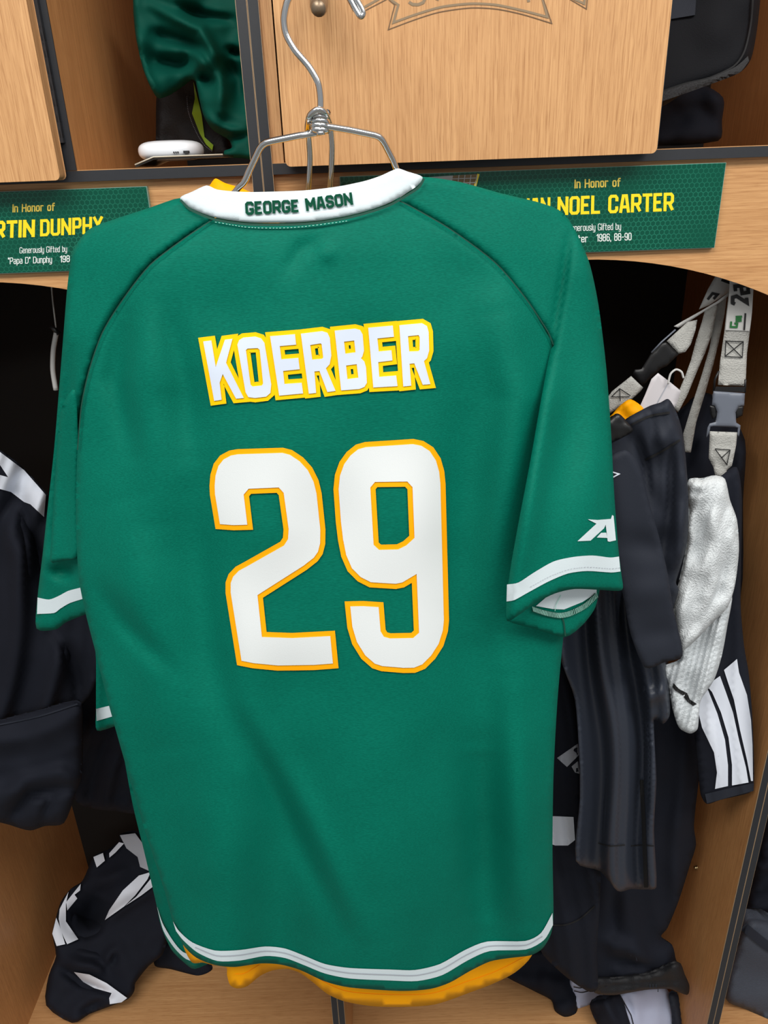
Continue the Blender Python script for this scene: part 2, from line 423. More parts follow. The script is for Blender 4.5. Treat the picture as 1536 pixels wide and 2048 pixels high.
def offset_poly(poly, d):
    """grow (d>0) or shrink a closed polygon by a mitred offset, whatever its winding"""
    P = np.asarray(poly, float); x, y = P[:, 0], P[:, 1]
    area_ = (x * np.roll(y, -1) - np.roll(x, -1) * y).sum()
    out = []; n = len(P)
    for i in range(n):
        a, p, b = P[i - 1], P[i], P[(i + 1) % n]
        def nn(u, v):
            q = v - u; q = q / (np.linalg.norm(q) + 1e-12); return np.array([q[1], -q[0]]) * (1 if area_ > 0 else -1)
        n1, n2 = nn(a, p), nn(p, b); m_ = n1 + n2; L = m_ @ m_
        m_ = n1 if L < .05 else m_ * 2 / L
        out.append(p + m_ * d)
    return out

# block letters as centre lines in a unit cell
GL = {
 'A': (.56, ['0,0 .3,1 .7,1 1,0', '.26,.28 .74,.28']), 'B': (.54, ['0,0 0,1 .8,1 1,.88 1,.65 .85,.53 1,.4 1,.12 .8,0 0,0c', '0,.53 .85,.53']),
 'C': (.52, ['1,.76 1,.88 .8,1 .2,1 0,.88 0,.12 .2,0 .8,0 1,.12 1,.24']), 'D': (.54, ['0,0 0,1 .75,1 1,.84 1,.16 .75,0 0,0c']),
 'E': (.46, ['.9,1 0,1 0,0 .9,0', '0,.5 .7,.5']), 'F': (.44, ['1,1 0,1 0,0', '0,.5 .85,.5']),
 'G': (.54, ['1,.83 1,.88 .8,1 .2,1 0,.88 0,.12 .2,0 .8,0 1,.12 1,.4 .66,.4']), 'H': (.54, ['0,0 0,1', '1,0 1,1', '0,.5 1,.5']),
 'I': (.0, ['0,0 0,1']), 'L': (.44, ['0,1 0,0 1,0']), 'M': (.7, ['0,0 0,1', '.06,.94 .5,.36', '.94,.94 .5,.36', '1,0 1,1']), 'N': (.58, ['0,0 0,1', '.06,.92 .94,.08', '1,0 1,1']),
 'O': (.54, ['.2,0 0,.12 0,.88 .2,1 .8,1 1,.88 1,.12 .8,0 .2,0c']), 'P': (.52, ['0,0 0,1 .8,1 1,.88 1,.55 .8,.43 0,.43']),
 'R': (.54, ['0,0 0,1 .8,1 1,.88 1,.55 .8,.43 0,.43', '.62,.36 .94,.05']),
 'S': (.52, ['1,.82 1,.88 .8,1 .2,1 0,.88 0,.66 .2,.54 .8,.46 1,.34 1,.12 .8,0 .2,0 0,.12 0,.18']),
 'T': (.5, ['0,1 1,1', '.5,1 .5,0']), 'U': (.54, ['0,1 0,.12 .2,0 .8,0 1,.12 1,1']), 'Y': (.56, ['0,1 .5,.5 1,1', '.5,.5 .5,0']),
 'a': (.4, ['.05,.72 .8,.72 1,.6 1,0 .2,0 0,.1 0,.32 .2,.42 1,.42']), 'b': (.4, ['0,1 0,0 .8,0 1,.12 1,.6 .8,.72 0,.72']),
 'd': (.4, ['1,1 1,0 .2,0 0,.12 0,.6 .2,.72 1,.72']), 'e': (.4, ['1,.12 .8,0 .2,0 0,.12 0,.6 .2,.72 .8,.72 1,.6 1,.36 0,.36']),
 'f': (.3, ['.3,0 .3,.88 .5,1 1,1', '0,.68 .9,.68']), 'h': (.4, ['0,0 0,1', '0,.72 .8,.72 1,.6 1,0']), 'i': (.0, ['0,0 0,.72', '0,.9 0,1.02']),
 'l': (.0, ['0,0 0,1']), 'n': (.4, ['0,0 0,.72', '0,.72 .8,.72 1,.6 1,0']), 'o': (.4, ['.2,0 0,.12 0,.6 .2,.72 .8,.72 1,.6 1,.12 .8,0 .2,0c']),
 'p': (.4, ['0,-.28 0,.72 .8,.72 1,.6 1,.12 .8,0 0,0']), 'r': (.3, ['0,0 0,.72', '0,.72 1,.72']),
 's': (.38, ['1,.6 .8,.72 .2,.72 0,.6 0,.46 .2,.38 .8,.34 1,.24 1,.12 .8,0 .2,0 0,.12']), 't': (.3, ['.3,1 .3,.12 .5,0 .95,0', '0,.7 .9,.7']),
 'u': (.4, ['0,.72 0,.12 .2,0 1,0', '1,.72 1,0']), 'y': (.4, ['0,.72 0,.12 .2,0 1,0', '1,.72 1,-.16 .8,-.28 .1,-.28']),
 '0': (.42, ['.2,0 0,.12 0,.88 .2,1 .8,1 1,.88 1,.12 .8,0 .2,0c']), '1': (.2, ['0,.85 1,1 1,0']),
 '2': (.42, ['0,.82 0,.88 .2,1 .8,1 1,.88 1,.62 0,.15 0,0 1,0']), '6': (.42, ['1,.84 1,.88 .8,1 .2,1 0,.88 0,.12 .2,0 .8,0 1,.12 1,.45 .8,.57 0,.57']),
 '8': (.42, ['.2,0 0,.12 0,.42 .15,.53 0,.64 0,.88 .2,1 .8,1 1,.88 1,.64 .85,.53 1,.42 1,.12 .8,0 .2,0c', '.15,.53 .85,.53']),
 '9': (.42, ['0,.16 0,.12 .2,0 .8,0 1,.12 1,.88 .8,1 .2,1 0,.88 0,.55 .2,.43 1,.43']),
 '-': (.25, ['0,.45 1,.45']), ',': (.0, ['0,.05 0,-.12']), '"': (.14, ['0,1 0,.8', '1,1 1,.8']), ' ': (.22, []),
}
def text(name, s, p0, p1, h0, D, material, parent, t=.17, h1=None, slant=0, off=.0012, gap=.1, bend=0, fat=0):
    """lettering whose baseline runs from pixel p0 to p1, cap height h0..h1 pixels"""
    h1 = h1 or h0; x = 0; lines = []
    for ch in s:
        w, sts = GL[ch]
        for st in sts:
            closed = st.endswith('c'); pts = [tuple(map(float, q.split(','))) for q in st.rstrip('c').split()]
            if closed: pts = pts[:-1]
            lines.append(([(x + t / 2 + u * (w), t / 2 + v * (1 - t)) for u, v in pts], closed))
        x += w + t + gap
    Wt = x - gap; p0 = np.array(p0, float); p1 = np.array(p1, float); dv = p1 - p0; L = np.linalg.norm(dv); ux = dv / L
    uy = np.array([ux[1], -ux[0]])
    def mp(q):
        f = q[0] / Wt; h = h0 + (h1 - h0) * f
        return p0 + ux * (L * f + slant * q[1] * h) + uy * (q[1] * h) + np.array([0, bend * 4 * f * (1 - f)])
    out = []; hw = t * min((h0 + h1) / 2, L / Wt * 1.12) / 2 + fat * .6
    for ln, c in lines:
        q = [np.array(mp(v)) for v in ln]
        if not c:                                       # square ends
            for e, f in ((0, 1), (-1, -2)):
                dd = q[e] - q[f]; q[e] = q[e] + dd / (np.linalg.norm(dd) + 1e-9) * hw * .98
        out.append((q, c))
    return strokes(name, out, hw, D, material, parent, off=off, step=10)
class Flat:
    def __init__(s, Y): s.Y = Y
    def __call__(s, P): return np.full(len(P), s.Y)

# ------------------------------------------------------------------ the room
fl = struct(box('floor', (-2.6, -3.2, -.05), (2.6, 1.4, 0), 'floor_grey'))
wb = struct(box('wall_back', (-2.6, 1.32, 0), (2.6, 1.40, 2.8), 'wall_paint'))

# ------------------------------------------------------------------ lockers
Y0 = .78; YB = 1.26; SEAT = .288; SHT, SHB = 1.7216, 1.7118; TOPZ = 2.36
PT = .0098                                            # panel thickness
PX = [-.7035, -.1012, .5016]                          # seams between neighbouring lockers
def locker(xl, xr, label, arch, cub):
    """xl, xr: outer faces; cub: x of the divider between door bay and open cubby"""
    t = thing('locker', label, 'locker', ((xl + xr) / 2, (Y0 + YB) / 2, 0))
    for x0, x1 in ((xl, xl + PT), (xr - PT, xr)):
        p = box('side_panel', (x0, Y0 + .0008, 0), (x1, YB, TOPZ), 'oak_side', t)
        box('edge_band', (x0 + .0005, Y0 - .0005, 0), (x1 - .0005, Y0 + .0008, TOPZ), 'black_edging', p)
        c0 = x0 if x0 > xl else x0; 
        box('edge_core', (x0, Y0 - .0001, 0), (x0 + .0005, Y0 + .0008, TOPZ), 'edge_core', p)
        box('edge_core', (x1 - .0005, Y0 - .0001, 0), (x1, Y0 + .0008, TOPZ), 'edge_core', p)
    a, b = xl + PT, xr - PT
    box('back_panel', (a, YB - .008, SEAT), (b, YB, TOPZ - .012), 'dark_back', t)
    box('top_panel', (a, Y0, TOPZ - .012), (b, YB - .008, TOPZ), 'oak_horizontal', t)
    s = box('shelf', (a, Y0 + .0008, SHB), (b, YB - .008, SHT), 'oak_horizontal', t)
    box('edge_band', (a, Y0 - .0006, SHB), (b, Y0 + .0008, SHT - .0006), 'black_edging', s)
    box('seat_panel', (a, Y0 - .05, SEAT - .02), (b, YB - .008, SEAT), 'oak_horizontal', t)
    box('base_panel', (a, Y0 + .02, 0), (b, Y0 + .035, SEAT - .02), 'oak_side', t)
    d = box('divider_panel', (cub - .006, Y0 + .0008, SHT), (cub + .006, YB - .008, TOPZ - .012), 'oak_side', t)
    box('edge_band', (cub - .006, Y0 - .0006, SHT), (cub + .006, Y0 + .0008, TOPZ - .012), 'black_edging', d)
    # valance with an arched lower edge
    xc = (a + b) / 2; hw = (b - a) / 2; top = SHB - .0002
    low = [(xc + hw * u, 1.6253 - arch * abs(u) ** 2.0) for u in np.linspace(1, -1, 33)]
    prism('valance', [(a, top), (b, top)] + low, Y0 + .007, Y0 + .02, 'oak_horizontal', t)
    return t
lk_l = locker(PX[0] + .0002, PX[1] - .0002, 'oak locker with black edging to the left of the central partition', .092, -.2775)
lk_c = locker(PX[1] + .0002, PX[2] - .0002, 'oak locker behind the green jersey with an engraved door above the shelf', .092, .258)
lk_r = locker(PX[2] + .0002, PX[2] + .603, 'oak locker just past the right partition holding a dark grey bag', .092, .86)
YD0, YD1 = .757, .7735
def door(parent, x0, x1, z0, hx):
    r = .004
    pts = [(x1, TOPZ)] + [(x1 - r + r * math.cos(a), z0 + r + r * math.sin(a)) for a in np.linspace(0, -math.pi / 2, 5)] + \
          [(x0 + r + r * math.cos(a), z0 + r + r * math.sin(a)) for a in np.linspace(-math.pi / 2, -math.pi, 5)] + [(x0, TOPZ)]
    d = prism('cabinet_door', pts, YD0, YD1, 'oak_vertical', parent, bevel=.0007)
    h = box('hinge', (hx - .0016, YD1 + .0002, z0 + .03), (hx + .0016, Y0 - .0007, TOPZ - .02), 'black_edging', d)
    for k in range(7):
        z = z0 + .034 + k * .0125
        tube('hinge_knuckle', [(hx, YD1 - .0005 + .0025, z), (hx, YD1 + .002, z + .011)], .0019, 'buckle_black', d, 8)
    return d
xa = at(119, 358, YD0)[0]
dl = door(lk_l, -.66, xa, at(60, 361, YD0)[2], xa + .002)
dc = door(lk_c, at(573, 331, YD0)[0], at(1312, 303, YD0)[0], at(900, 320, YD0)[2], at(1312, 303, YD0)[0] + .002)
fx0, fx1 = PX[1] + .0002 + PT, at(566, 300, Y0 + .003)[0]
box('filler_strip', (fx0, Y0 + .003, SHT), (fx1, Y0 + .02, TOPZ - .012), 'oak_vertical', lk_c)
# engraved emblem on the centre door: only its lower edge is in view
S1 = 1 / 3.072
def z1(L): return [(700 + x * S1, y * S1) for x, y in L]
DF = Flat(YD0)
arc_o = z1(catmull([(235, 182), (400, 120), (550, 74), (740, 48), (900, 55), (1060, 88), (1240, 143)], 5))
arc_i = z1(catmull([(267, 138), (400, 90), (560, 43), (740, 22), (900, 30), (1060, 64), (1213, 104)], 5))
strokes('engraved_outline', [(z1([(225, -50), (240, 0), (275, 30)]) + arc_o + z1([(1190, 0), (1175, -50)]), False),
        (z1([(60, 82), (240, -12)]), False), (z1([(1300, -40), (1360, 0), (1453, 55), (1462, -40)]), False)], 1.0, DF, 'engraved_fine', dc, off=.0003)
strokes('engraved_ribbon', [(z1([(240, -40), (258, 4), (297, 30)]) + arc_i + z1([(1185, 0), (1172, -50)]), False),
        (z1([(80, 48), (180, -8)]), False), (z1([(1330, -40), (1385, -2), (1440, 22), (1446, -40)]), False)], 2.3, DF, 'engraved', dc, off=.0003)
for L in ([(362, 12), (385, 27), (420, 28), (450, 15), (462, -10), (455, -30)], [(535, 2), (545, -30)], [(1098, 12), (1092, -30)]):
    strokes('engraved_letter', [(z1(L), False)], 3.0, DF, 'engraved', dc, off=.0003)
# coat hook on the centre door
k0 = at(634, -62, .70); k1 = at(635, -8, .71)
V, Fc = tube_geo(catmull([(k0[0], YD0 - .001, k0[2] + .012), (k0[0], .735, k0[2] + .004), (k0[0], .69, k0[2] - .004), (k0[0], .655, k0[2] + .002), (k0[0], .640, k0[2] + .016)], 6), .0042, 12)
hk = obj('coat_hook', V, Fc, 'knob_metal', dc)
V, Fc = tube_geo(catmull([(k1[0], YD0 - .001, k1[2] + .024), (k1[0], .742, k1[2] + .012), (k1[0], .728, k1[2] - .001), (k1[0], .72, k1[2] - .006), (k1[0], .716, k1[2] - .0075)], 6), .006, 14, rf=lambda f: .0052 + .0022 * math.sin(min(1, f * 1.05) * math.pi * .93))
obj('hook_knob', V, Fc, 'knob_metal', dc)
# shelf screw on the right partition
ps = None
X = PX[2] - PT - .0002
d = ray(1395, 1735); ps = CP + d * (X / d[0])
for dx, rr in ((0, .0032), (.0035, .0022)):
    tube('cap_screw', [(X - .0001, ps[1], ps[2]), (X - .002 - dx, ps[1], ps[2])], rr, 'brass_screw', lk_c, 10)

# ------------------------------------------------------------------ name plates
def plate(label, x0, x1, z0, z1_):
    t = thing('name_plate', label, 'sign', ((x0 + x1) / 2, Y0 + .006, z0))
    box('acrylic_panel', (x0, Y0 + .0018, z0), (x1, Y0 + .0068, z1_), 'acrylic_rim', t)
    box('printed_face', (x0 + .0006, Y0 + .0012, z0 + .0006), (x1 - .0006, Y0 + .0018, z1_ - .0004), 'sign_green', t)
    return t
YS = Y0 + .0012; SF = Flat(YS)
nr = plate('green hexagon-patterned name plate right of the jersey with yellow name lettering', -.03, at(1440, 410, YS)[0] + .0006, at(1428, 496, YS)[2], at(1452, 325, YS)[2])
text('lettering', 'In Honor of', (1149, 377), (1241, 373.4), 18, SF, 'sign_pale', nr, t=.16, slant=.05, off=.0003)
text('lettering', 'IAN', (1054, 434), (1100, 431.6), 38, SF, 'sign_yellow', nr, t=.19, slant=.06, off=.0003, gap=.11, fat=.3)
text('lettering', 'NOEL CARTER', (1115, 431.2), (1347, 422.4), 38, SF, 'sign_yellow', nr, t=.19, slant=.06, off=.0003, gap=.11, fat=.3)
text('lettering', 'Generously Gifted by', (1136, 463), (1242, 459.6), 14, SF, 'sign_white', nr, t=.12, slant=.04, off=.0003)
text('lettering', 'Carter', (1132, 485.6), (1175.5, 484.6), 15, SF, 'sign_white', nr, t=.13, slant=.04, off=.0003)
text('lettering', '1986, 88-90', (1193, 483.4), (1263, 480.6), 15.5, SF, 'sign_white', nr, t=.13, slant=.04, off=.0003)
decal('photo_print', [[(800, 358), (906, 351), (899, 395), (800, 400)]], SF, 'photo_grey', nr, off=.0004, th=.0002)
decal('photo_print', [[(906, 351), (957, 348), (944, 395), (899, 395)]], SF, 'photo_brown', nr, off=.0004, th=.0002)
strokes('photo_print', [([(957, 348), (944, 395)], False)], 2.2, SF, 'sign_yellow', nr, off=.0006)
strokes('photo_print', [([(918 + k * 12, 350), (912 + k * 12, 395)], False) for k in range(4)] + [([(904, 358 + k * 9), (952, 356 + k * 9)], False) for k in range(4)], .8, SF, 'photo_grey', nr, off=.0006)
nl = plate('green hexagon-patterned name plate left of the jersey with yellow name lettering', -.565, at(297, 400, YS)[0], at(60, 545.5, YS)[2], at(200, 376, YS)[2])
text('lettering', 'In Honor of', (25, 425), (109.5, 421.8), 16.5, SF, 'sign_pale', nl, t=.16, slant=.05, off=.0003)
text('lettering', 'RTIN', (-12, 477), (69, 474), 35, SF, 'sign_yellow', nl, t=.19, slant=.06, off=.0003, gap=.11, fat=.3)
text('lettering', 'DUNPHY', (80.5, 473.4), (205, 467), 35, SF, 'sign_yellow', nl, t=.19, slant=.06, off=.0003, gap=.11, fat=.3)
text('lettering', 'Generously Gifted by', (39, 507), (134, 504), 12.5, SF, 'sign_white', nl, t=.12, slant=.04, off=.0003)
text('lettering', '"Papa D" Dunphy', (16, 528.6), (104, 525.6), 13.5, SF, 'sign_white', nl, t=.13, slant=.04, off=.0003)
text('lettering', '198', (120, 525), (139.5, 524), 13.5, SF, 'sign_white', nl, t=.13, slant=.04, off=.0003)

# ------------------------------------------------------------------ the green jersey
JF = [(l, a * 2.6, w) for l, a, w in [([(300, 560), (290, 800), (330, 1050)], .004, 50), ([(235, 1000), (300, 1250), (330, 1500)], .006, 60),
      ([(470, 1430), (560, 1600), (690, 1860)], -.0035, 26), ([(505, 1430), (600, 1600), (720, 1860)], .003, 30),
      ([(640, 480), (600, 500), (575, 545)], -.0016, 16), ([(670, 490), (640, 520)], .0014, 18),
      ([(1000, 620), (1040, 800), (1010, 1000), (960, 1250)], .008, 50), ([(935, 800), (930, 1100), (960, 1500)], -.004, 60),
      ([(200, 1180), (260, 1260), (340, 1340)], -.003, 22), ([(380, 1000), (420, 1300), (470, 1500)], -.004, 40),
      ([(250, 640), (230, 760), (260, 900)], -.004, 26), ([(330, 620), (370, 760), (380, 900)], -.003, 30),
      ([(1020, 1350), (1030, 1600), (1040, 1850)], .006, 40), ([(960, 1500), (965, 1850)], -.006, 40)]]
def jx(P):
    x, y = P[:, 0], P[:, 1]
    e = .034 * ((x - 640) / 490) ** 2
    e = e + .012 * sstep(520, 330, y)                                    # neck and shoulders roll back over the hanger
    k = sstep(1150, 1950, y)
    e = e + k * (-.014 * np.exp(-((x - 445) / 75) ** 2) + .013 * np.exp(-((x - 555) / 60) ** 2) - .018 * np.exp(-((x - 780) / 130) ** 2)
                 + .014 * np.exp(-((x - 985) / 60) ** 2) - .008 * np.exp(-((x - 1065) / 40) ** 2))
    e = e - .003 * np.sin((x + .12 * y) / 46) * sstep(700, 1300, y)
    return e
JB = Depth(.645, ty=-.03, ref=(640, 900), folds=JF, extra=jx, noise=(.004, 150), seed=1)
hem = at(720, 1980, .63)
jer = thing('jersey', 'green short-sleeved jersey with a white collar and gold-edged number hanging on a wire hanger', 'jersey', (hem[0], .66, hem[2]))
seamL = [(430, 436), (370, 476), (300, 530), (245, 600), (205, 665), (180, 735), (163, 810), (155, 900)]
seamR = [(1107, 690), (1095, 662), (1050, 595), (990, 525), (900, 458), (820, 412), (795, 400)]
body = seamL + [(152, 1000), (153, 1080), (158, 1160), (172, 1230), (190, 1300), (215, 1400), (240, 1490), (263, 1570), (292, 1669), (328, 1778), (346, 1844),
       (365, 1888), (392, 1915), (430, 1930), (470, 1934), (520, 1927), (560, 1929), (600, 1940), (650, 1963), (700, 1975), (800, 1982), (860, 1978), (900, 1965),
       (940, 1942), (980, 1923), (1020, 1916), (1060, 1911), (1085, 1897), (1102, 1868), (1107, 1830), (1105, 1700), (1107, 1550), (1115, 1400), (1126, 1280),
       (1135, 1200), (1132, 1100), (1130, 900), (1120, 760)] + seamR + [(694, 432), (588, 445), (500, 445)]
o = cloth('back_panel', body, JB, 'jersey_green', jer, R=.006, Rpx=30, thick=.002, step=10)
JFlat = Depth(.645, ty=-.03, ref=(640, 900), folds=JF, extra=jx, noise=(.004, 150), seed=1)
# sleeves
def lsx(P): return jx(P) + .030 * sstep(640, 1000, P[:, 1]) * sstep(260, 120, P[:, 0])
LS = Depth(.645, ty=-.03, ref=(640, 900), folds=JF + [([(172, 520), (165, 600), (150, 760)], -.0012, 22), ([(140, 700), (128, 850), (97, 1110)], -.008, 11), ([(112, 820), (88, 1150)], .008, 14), ([(100, 1116), (150, 1116)], .010, 16), ([(105, 1138), (150, 1150)], -.014, 14)], extra=lsx, noise=(.004, 150), seed=1)
lsl = [(360, 396), (381, 415), (430, 436)] + seamL[1:] + [(166, 1000), (182, 1150), (186, 1222), (173, 1228), (133, 1244), (111, 1259), (73, 1257), (75, 1195), (85, 1110), (97, 1000),
      (108, 900), (118, 780), (126, 680), (135, 570), (145, 505), (160, 478), (182, 456), (230, 438), (300, 415)]
sl = cloth('sleeve', lsl, LS, 'jersey_green', jer, R=.012, Rpx=22, thick=.002, step=9)
def rsx(P):
    x, y = P[:, 0], P[:, 1]
    k = sstep(560, 1150, y)
    fold = np.interp(y, [440, 560, 700, 920, 1180], [1142, 1126, 1101, 1061, 1016])
    return jx(P) - k * .040 - .006 * sstep(0, 14, x - fold) * sstep(430, 560, y) + .010 * sstep(1150, 1240, x)
RS = Depth(.645, ty=-.03, ref=(640, 900), folds=JF + [([(1140, 470), (1126, 560), (1102, 700)], -.006, 7), ([(1110, 760), (1075, 950), (1045, 1150)], .006, 24), ([(1160, 700), (1130, 1000)], -.005, 40), ([(1180, 560), (1195, 900), (1190, 1060)], .005, 30)], extra=rsx, noise=(.004, 150), seed=1)
rsl = [(845, 354), (920, 364), (1000, 386), (1075, 404), (1118, 420), (1142, 446), (1160, 480), (1180, 530), (1197, 610), (1212, 730), (1222, 860), (1228, 980), (1236, 1090), (1243, 1150), (1244, 1180),
       (1205, 1180), (1150, 1178), (1110, 1187), (1070, 1207), (1035, 1232), (1014, 1242), (1013, 1200), (1022, 1130), (1040, 1030), (1061, 920), (1082, 800), (1101, 700)] + seamR + [(833, 373)]
sr = cloth('sleeve', rsl, RS, 'jersey_green', jer, R=.006, Rpx=20, thick=.002, step=9)
LF = Depth(.629, ty=-.03, ref=(640, 900), extra=lsx, noise=(.004, 150), seed=1)
cloth('sleeve_fold', [(122, 820), (150, 780), (156, 900), (154, 1000), (156, 1090), (151, 1117), (125, 1121), (101, 1123), (104, 1060), (112, 930)], LF, 'jersey_green', sl, R=.003, Rpx=8, thick=.002, step=9)
# inside of the right sleeve
RI = Depth(.646, ty=-.03, ref=(640, 900), extra=lambda P: jx(P) - .02)
cloth('sleeve_cuff_inside', [(1015, 1241), (1040, 1215), (1075, 1195), (1150, 1165), (1198, 1165), (1196, 1195), (1188, 1220), (1165, 1250), (1130, 1274), (1075, 1259)], RI, 'jersey_green', sr, R=.004, Rpx=10, thick=.0015, step=9)
decal('sleeve_lining', [[(1072, 1212), (1100, 1188), (1150, 1166), (1194, 1166), (1193, 1186), (1165, 1204), (1128, 1219), (1105, 1218)]], RI, 'trim_white', sr, off=.0012, step=8)
ovl = catmull([(1066, 1218), (1090, 1226), (1118, 1231), (1140, 1227), (1170, 1212), (1194, 1190)], 5)
strokes('overlock_seam', [(ovl, False)], 5.5, RI, 'seam_green', sr, off=.0026)
st = resample(ovl, 3.6, False)
strokes('overlock_stitch', [([p + np.array([-1, -5]), p + np.array([1.4, 5])], False) for p in st] + [([(1122, 1190), (1112, 1210), (1110, 1222)], False)], .55, RI, 'stitch_white', sr, off=.0034)
strokes('seam', [([(1131, 1272), (1128, 1246), (1124, 1232)], False)], 1.4, RI, 'seam_green', sr, off=.0016)
# trims
def band(name, topl, botl, D, material, parent, off=.0014, **k):
    return decal(name, [catmull(topl, 4) + catmull(botl[::-1], 4)], D, material, parent, off=off, **k)
def inset(line, a): return line
rt = [(1014, 1169), (1037, 1165), (1068, 1145), (1107, 1123), (1146, 1114), (1185, 1111), (1220, 1115), (1238, 1113)]
rb = [(1013, 1203), (1029, 1200), (1058, 1184), (1097, 1163), (1136, 1147), (1175, 1142), (1222, 1145), (1241, 1143)]
b = band('cuff_stripe', rt, rb, RS, 'trim_white', sr)
mid = [((a[0] * .25 + c[0] * .75), (a[1] * .25 + c[1] * .75)) for a, c in zip(rt, rb)]
dash = resample(catmull(mid[2:], 6), 3.5, False)
strokes('stitching', [([dash[i], dash[i + 1]], False) for i in range(0, len(dash) - 1, 2)], .5, RS, 'grey_print', b, off=.0022)
lt = [(75, 1195), (98, 1199), (117, 1192), (136, 1182), (158, 1176), (182, 1172)]
lb = [(74, 1228), (108, 1226), (121, 1217), (140, 1206), (168, 1197), (184, 1192)]
band('cuff_stripe', lt, lb, LS, 'trim_white', sl)
def q6(L): return [(980 + x / 5.12, 1020 + y / 5.12) for x, y in L]
decal('maker_mark', [q6([(1000, 95), (1100, 102), (1238, 91), (1250, 52), (1266, 60), (1290, 310), (1225, 325), (1205, 320), (1185, 150), (1168, 187), (1030, 314), (895, 320), (1090, 140)])], RS, 'trim_white', sr, step=8)
decal('maker_mark', [q6([(1138, 233), (1190, 232), (1202, 286), (1093, 282)])], RS, 'trim_white', sr, step=8)
# hem stripe
h1 = [(346, 1843), (358, 1862), (385, 1885), (430, 1901), (480, 1900), (530, 1893), (570, 1897), (610, 1912), (650, 1928), (700, 1936), (780, 1939), (830, 1940), (880, 1928), (930, 1900), (975, 1883), (1050, 1882), (1082, 1866), (1105, 1826)]
h2 = [(352, 1862), (366, 1880), (395, 1905), (435, 1922), (480, 1921), (530, 1912), (570, 1916), (610, 1931), (650, 1947), (700, 1957), (780, 1961), (835, 1962), (885, 1950), (935, 1921), (980, 1902), (1052, 1899), (1088, 1880), (1106, 1850)]
hb = band('hem_stripe', h1, h2, JB, 'trim_white', jer)
hm = [((a[0] + c[0]) / 2, (a[1] + c[1]) / 2) for a, c in zip(h1, h2)]
strokes('stitching', [(catmull(hm[2:-1], 5), False)], .8, JB, 'grey_print', hb, off=.0022)
# raglan seams
strokes('seam', [(catmull(seamL, 5), False)], 1.1, JFlat, 'seam_green', jer, off=.0022)
strokes('seam', [(catmull(seamR, 5), False)], 1.1, JFlat, 'seam_green', jer, off=.0022)
# collar
ct = [(360, 396), (385, 383), (413, 371), (434, 379), (470, 383), (511, 384), (606, 381), (676, 373), (729, 362), (760, 352), (782, 342), (797, 337), (815, 343), (845, 354)]
cb_ = [(845, 354), (833, 373), (782, 404), (740, 420), (694, 432), (640, 441), (588, 445), (500, 445), (430, 435), (381, 416)]
JC = Depth(.643, ty=-.03, ref=(640, 900), folds=(), extra=jx)
colr = cloth('collar', ct + cb_[1:], JC, 'trim_white', jer, R=.004, Rpx=10, thick=.003, step=9)
strokes('neck_seam', [(catmull([(361, 400), (381, 419), (430, 439), (500, 449), (588, 449), (640, 445), (694, 436), (740, 424), (784, 408), (836, 376), (848, 357)], 5), False)], 2.4, JFlat, 'seam_green', colr, off=.0040)
text('lettering', 'GEORGE', (491.5, 430.5), (598, 424.5), 27.5, JC, 'collar_green', colr, t=.22, off=.0016, gap=.09, h1=26)
text('lettering', 'MASON', (613, 422.5), (706.5, 409.5), 26, JC, 'collar_green', colr, t=.22, off=.0016, gap=.09, h1=25.5)
dl_ = resample(catmull([(430, 444), (500, 455), (588, 455), (694, 442)], 6), 4, False)
strokes('stitching', [([dl_[i], dl_[i + 1]], False) for i in range(0, len(dl_) - 1, 2)], .5, JFlat, 'stitch_white', colr, off=.0036)
# player name
def q2(L): return [(380 + x / 2.954, 620 + y / 2.954) for x, y in L]
KO = [([(78, 186), (126, 180), (152, 336), (206, 176), (251, 170), (213, 312), (318, 520), (272, 524), (193, 378), (175, 430), (187, 531), (143, 537)], []),
 ([(280, 205), (290, 178), (315, 163), (385, 157), (420, 168), (440, 195), (480, 440), (475, 490), (450, 512), (385, 520), (345, 515), (328, 485)], [[(330, 236), (340, 228), (400, 225), (412, 236), (432, 434), (425, 446), (370, 452), (358, 442)]]),
 ([(473, 155), (620, 143), (627, 205), (530, 213), (540, 291), (640, 283), (648, 350), (550, 360), (558, 437), (660, 430), (668, 493), (527, 506)], []),
 ([(655, 140), (780, 125), (812, 135), (826, 165), (835, 270), (825, 320), (803, 345), (860, 478), (812, 485), (765, 360), (735, 363), (745, 490), (702, 495)], [[(710, 207), (772, 197), (778, 203), (787, 280), (780, 288), (722, 293)]]),
 ([(855, 122), (975, 110), (1005, 118), (1020, 145), (1028, 240), (1018, 275), (1010, 285), (1030, 305), (1040, 340), (1045, 430), (1030, 455), (1000, 467), (893, 475)], [[(910, 187), (970, 180), (978, 250), (918, 258)], [(922, 328), (985, 320), (995, 400), (930, 408)]]),
 ([(1053, 105), (1198, 92), (1205, 158), (1107, 168), (1115, 245), (1190, 238), (1196, 298), (1112, 308), (1118, 395), (1218, 387), (1226, 450), (1083, 458)], []),
 ([(1237, 90), (1370, 78), (1400, 95), (1410, 130), (1413, 240), (1400, 285), (1382, 302), (1420, 438), (1375, 442), (1325, 315), (1297, 318), (1307, 447), (1260, 452)], [[(1288, 155), (1350, 148), (1357, 160), (1357, 235), (1350, 243), (1295, 245)]])]
for i, (outer, holes) in enumerate(KO):
    ow = q2(outer); hw_ = [q2(h) for h in holes]
    yb = decal('name_letter', [offset_poly(ow, 8.6)] + [offset_poly(h, -8.4) for h in hw_], JB, 'name_yellow', jer, off=.0018 + .00001 * i, step=10, th=.0012)
    decal('letter_face', [ow] + hw_, JB, 'name_white', yb, off=.0028, step=10, th=.0009)
def q3(L): return [(380 + x / 2.743, 840 + y / 2.743) for x, y in L]
def rnd(L, n=3): return catmull(L, n, True)
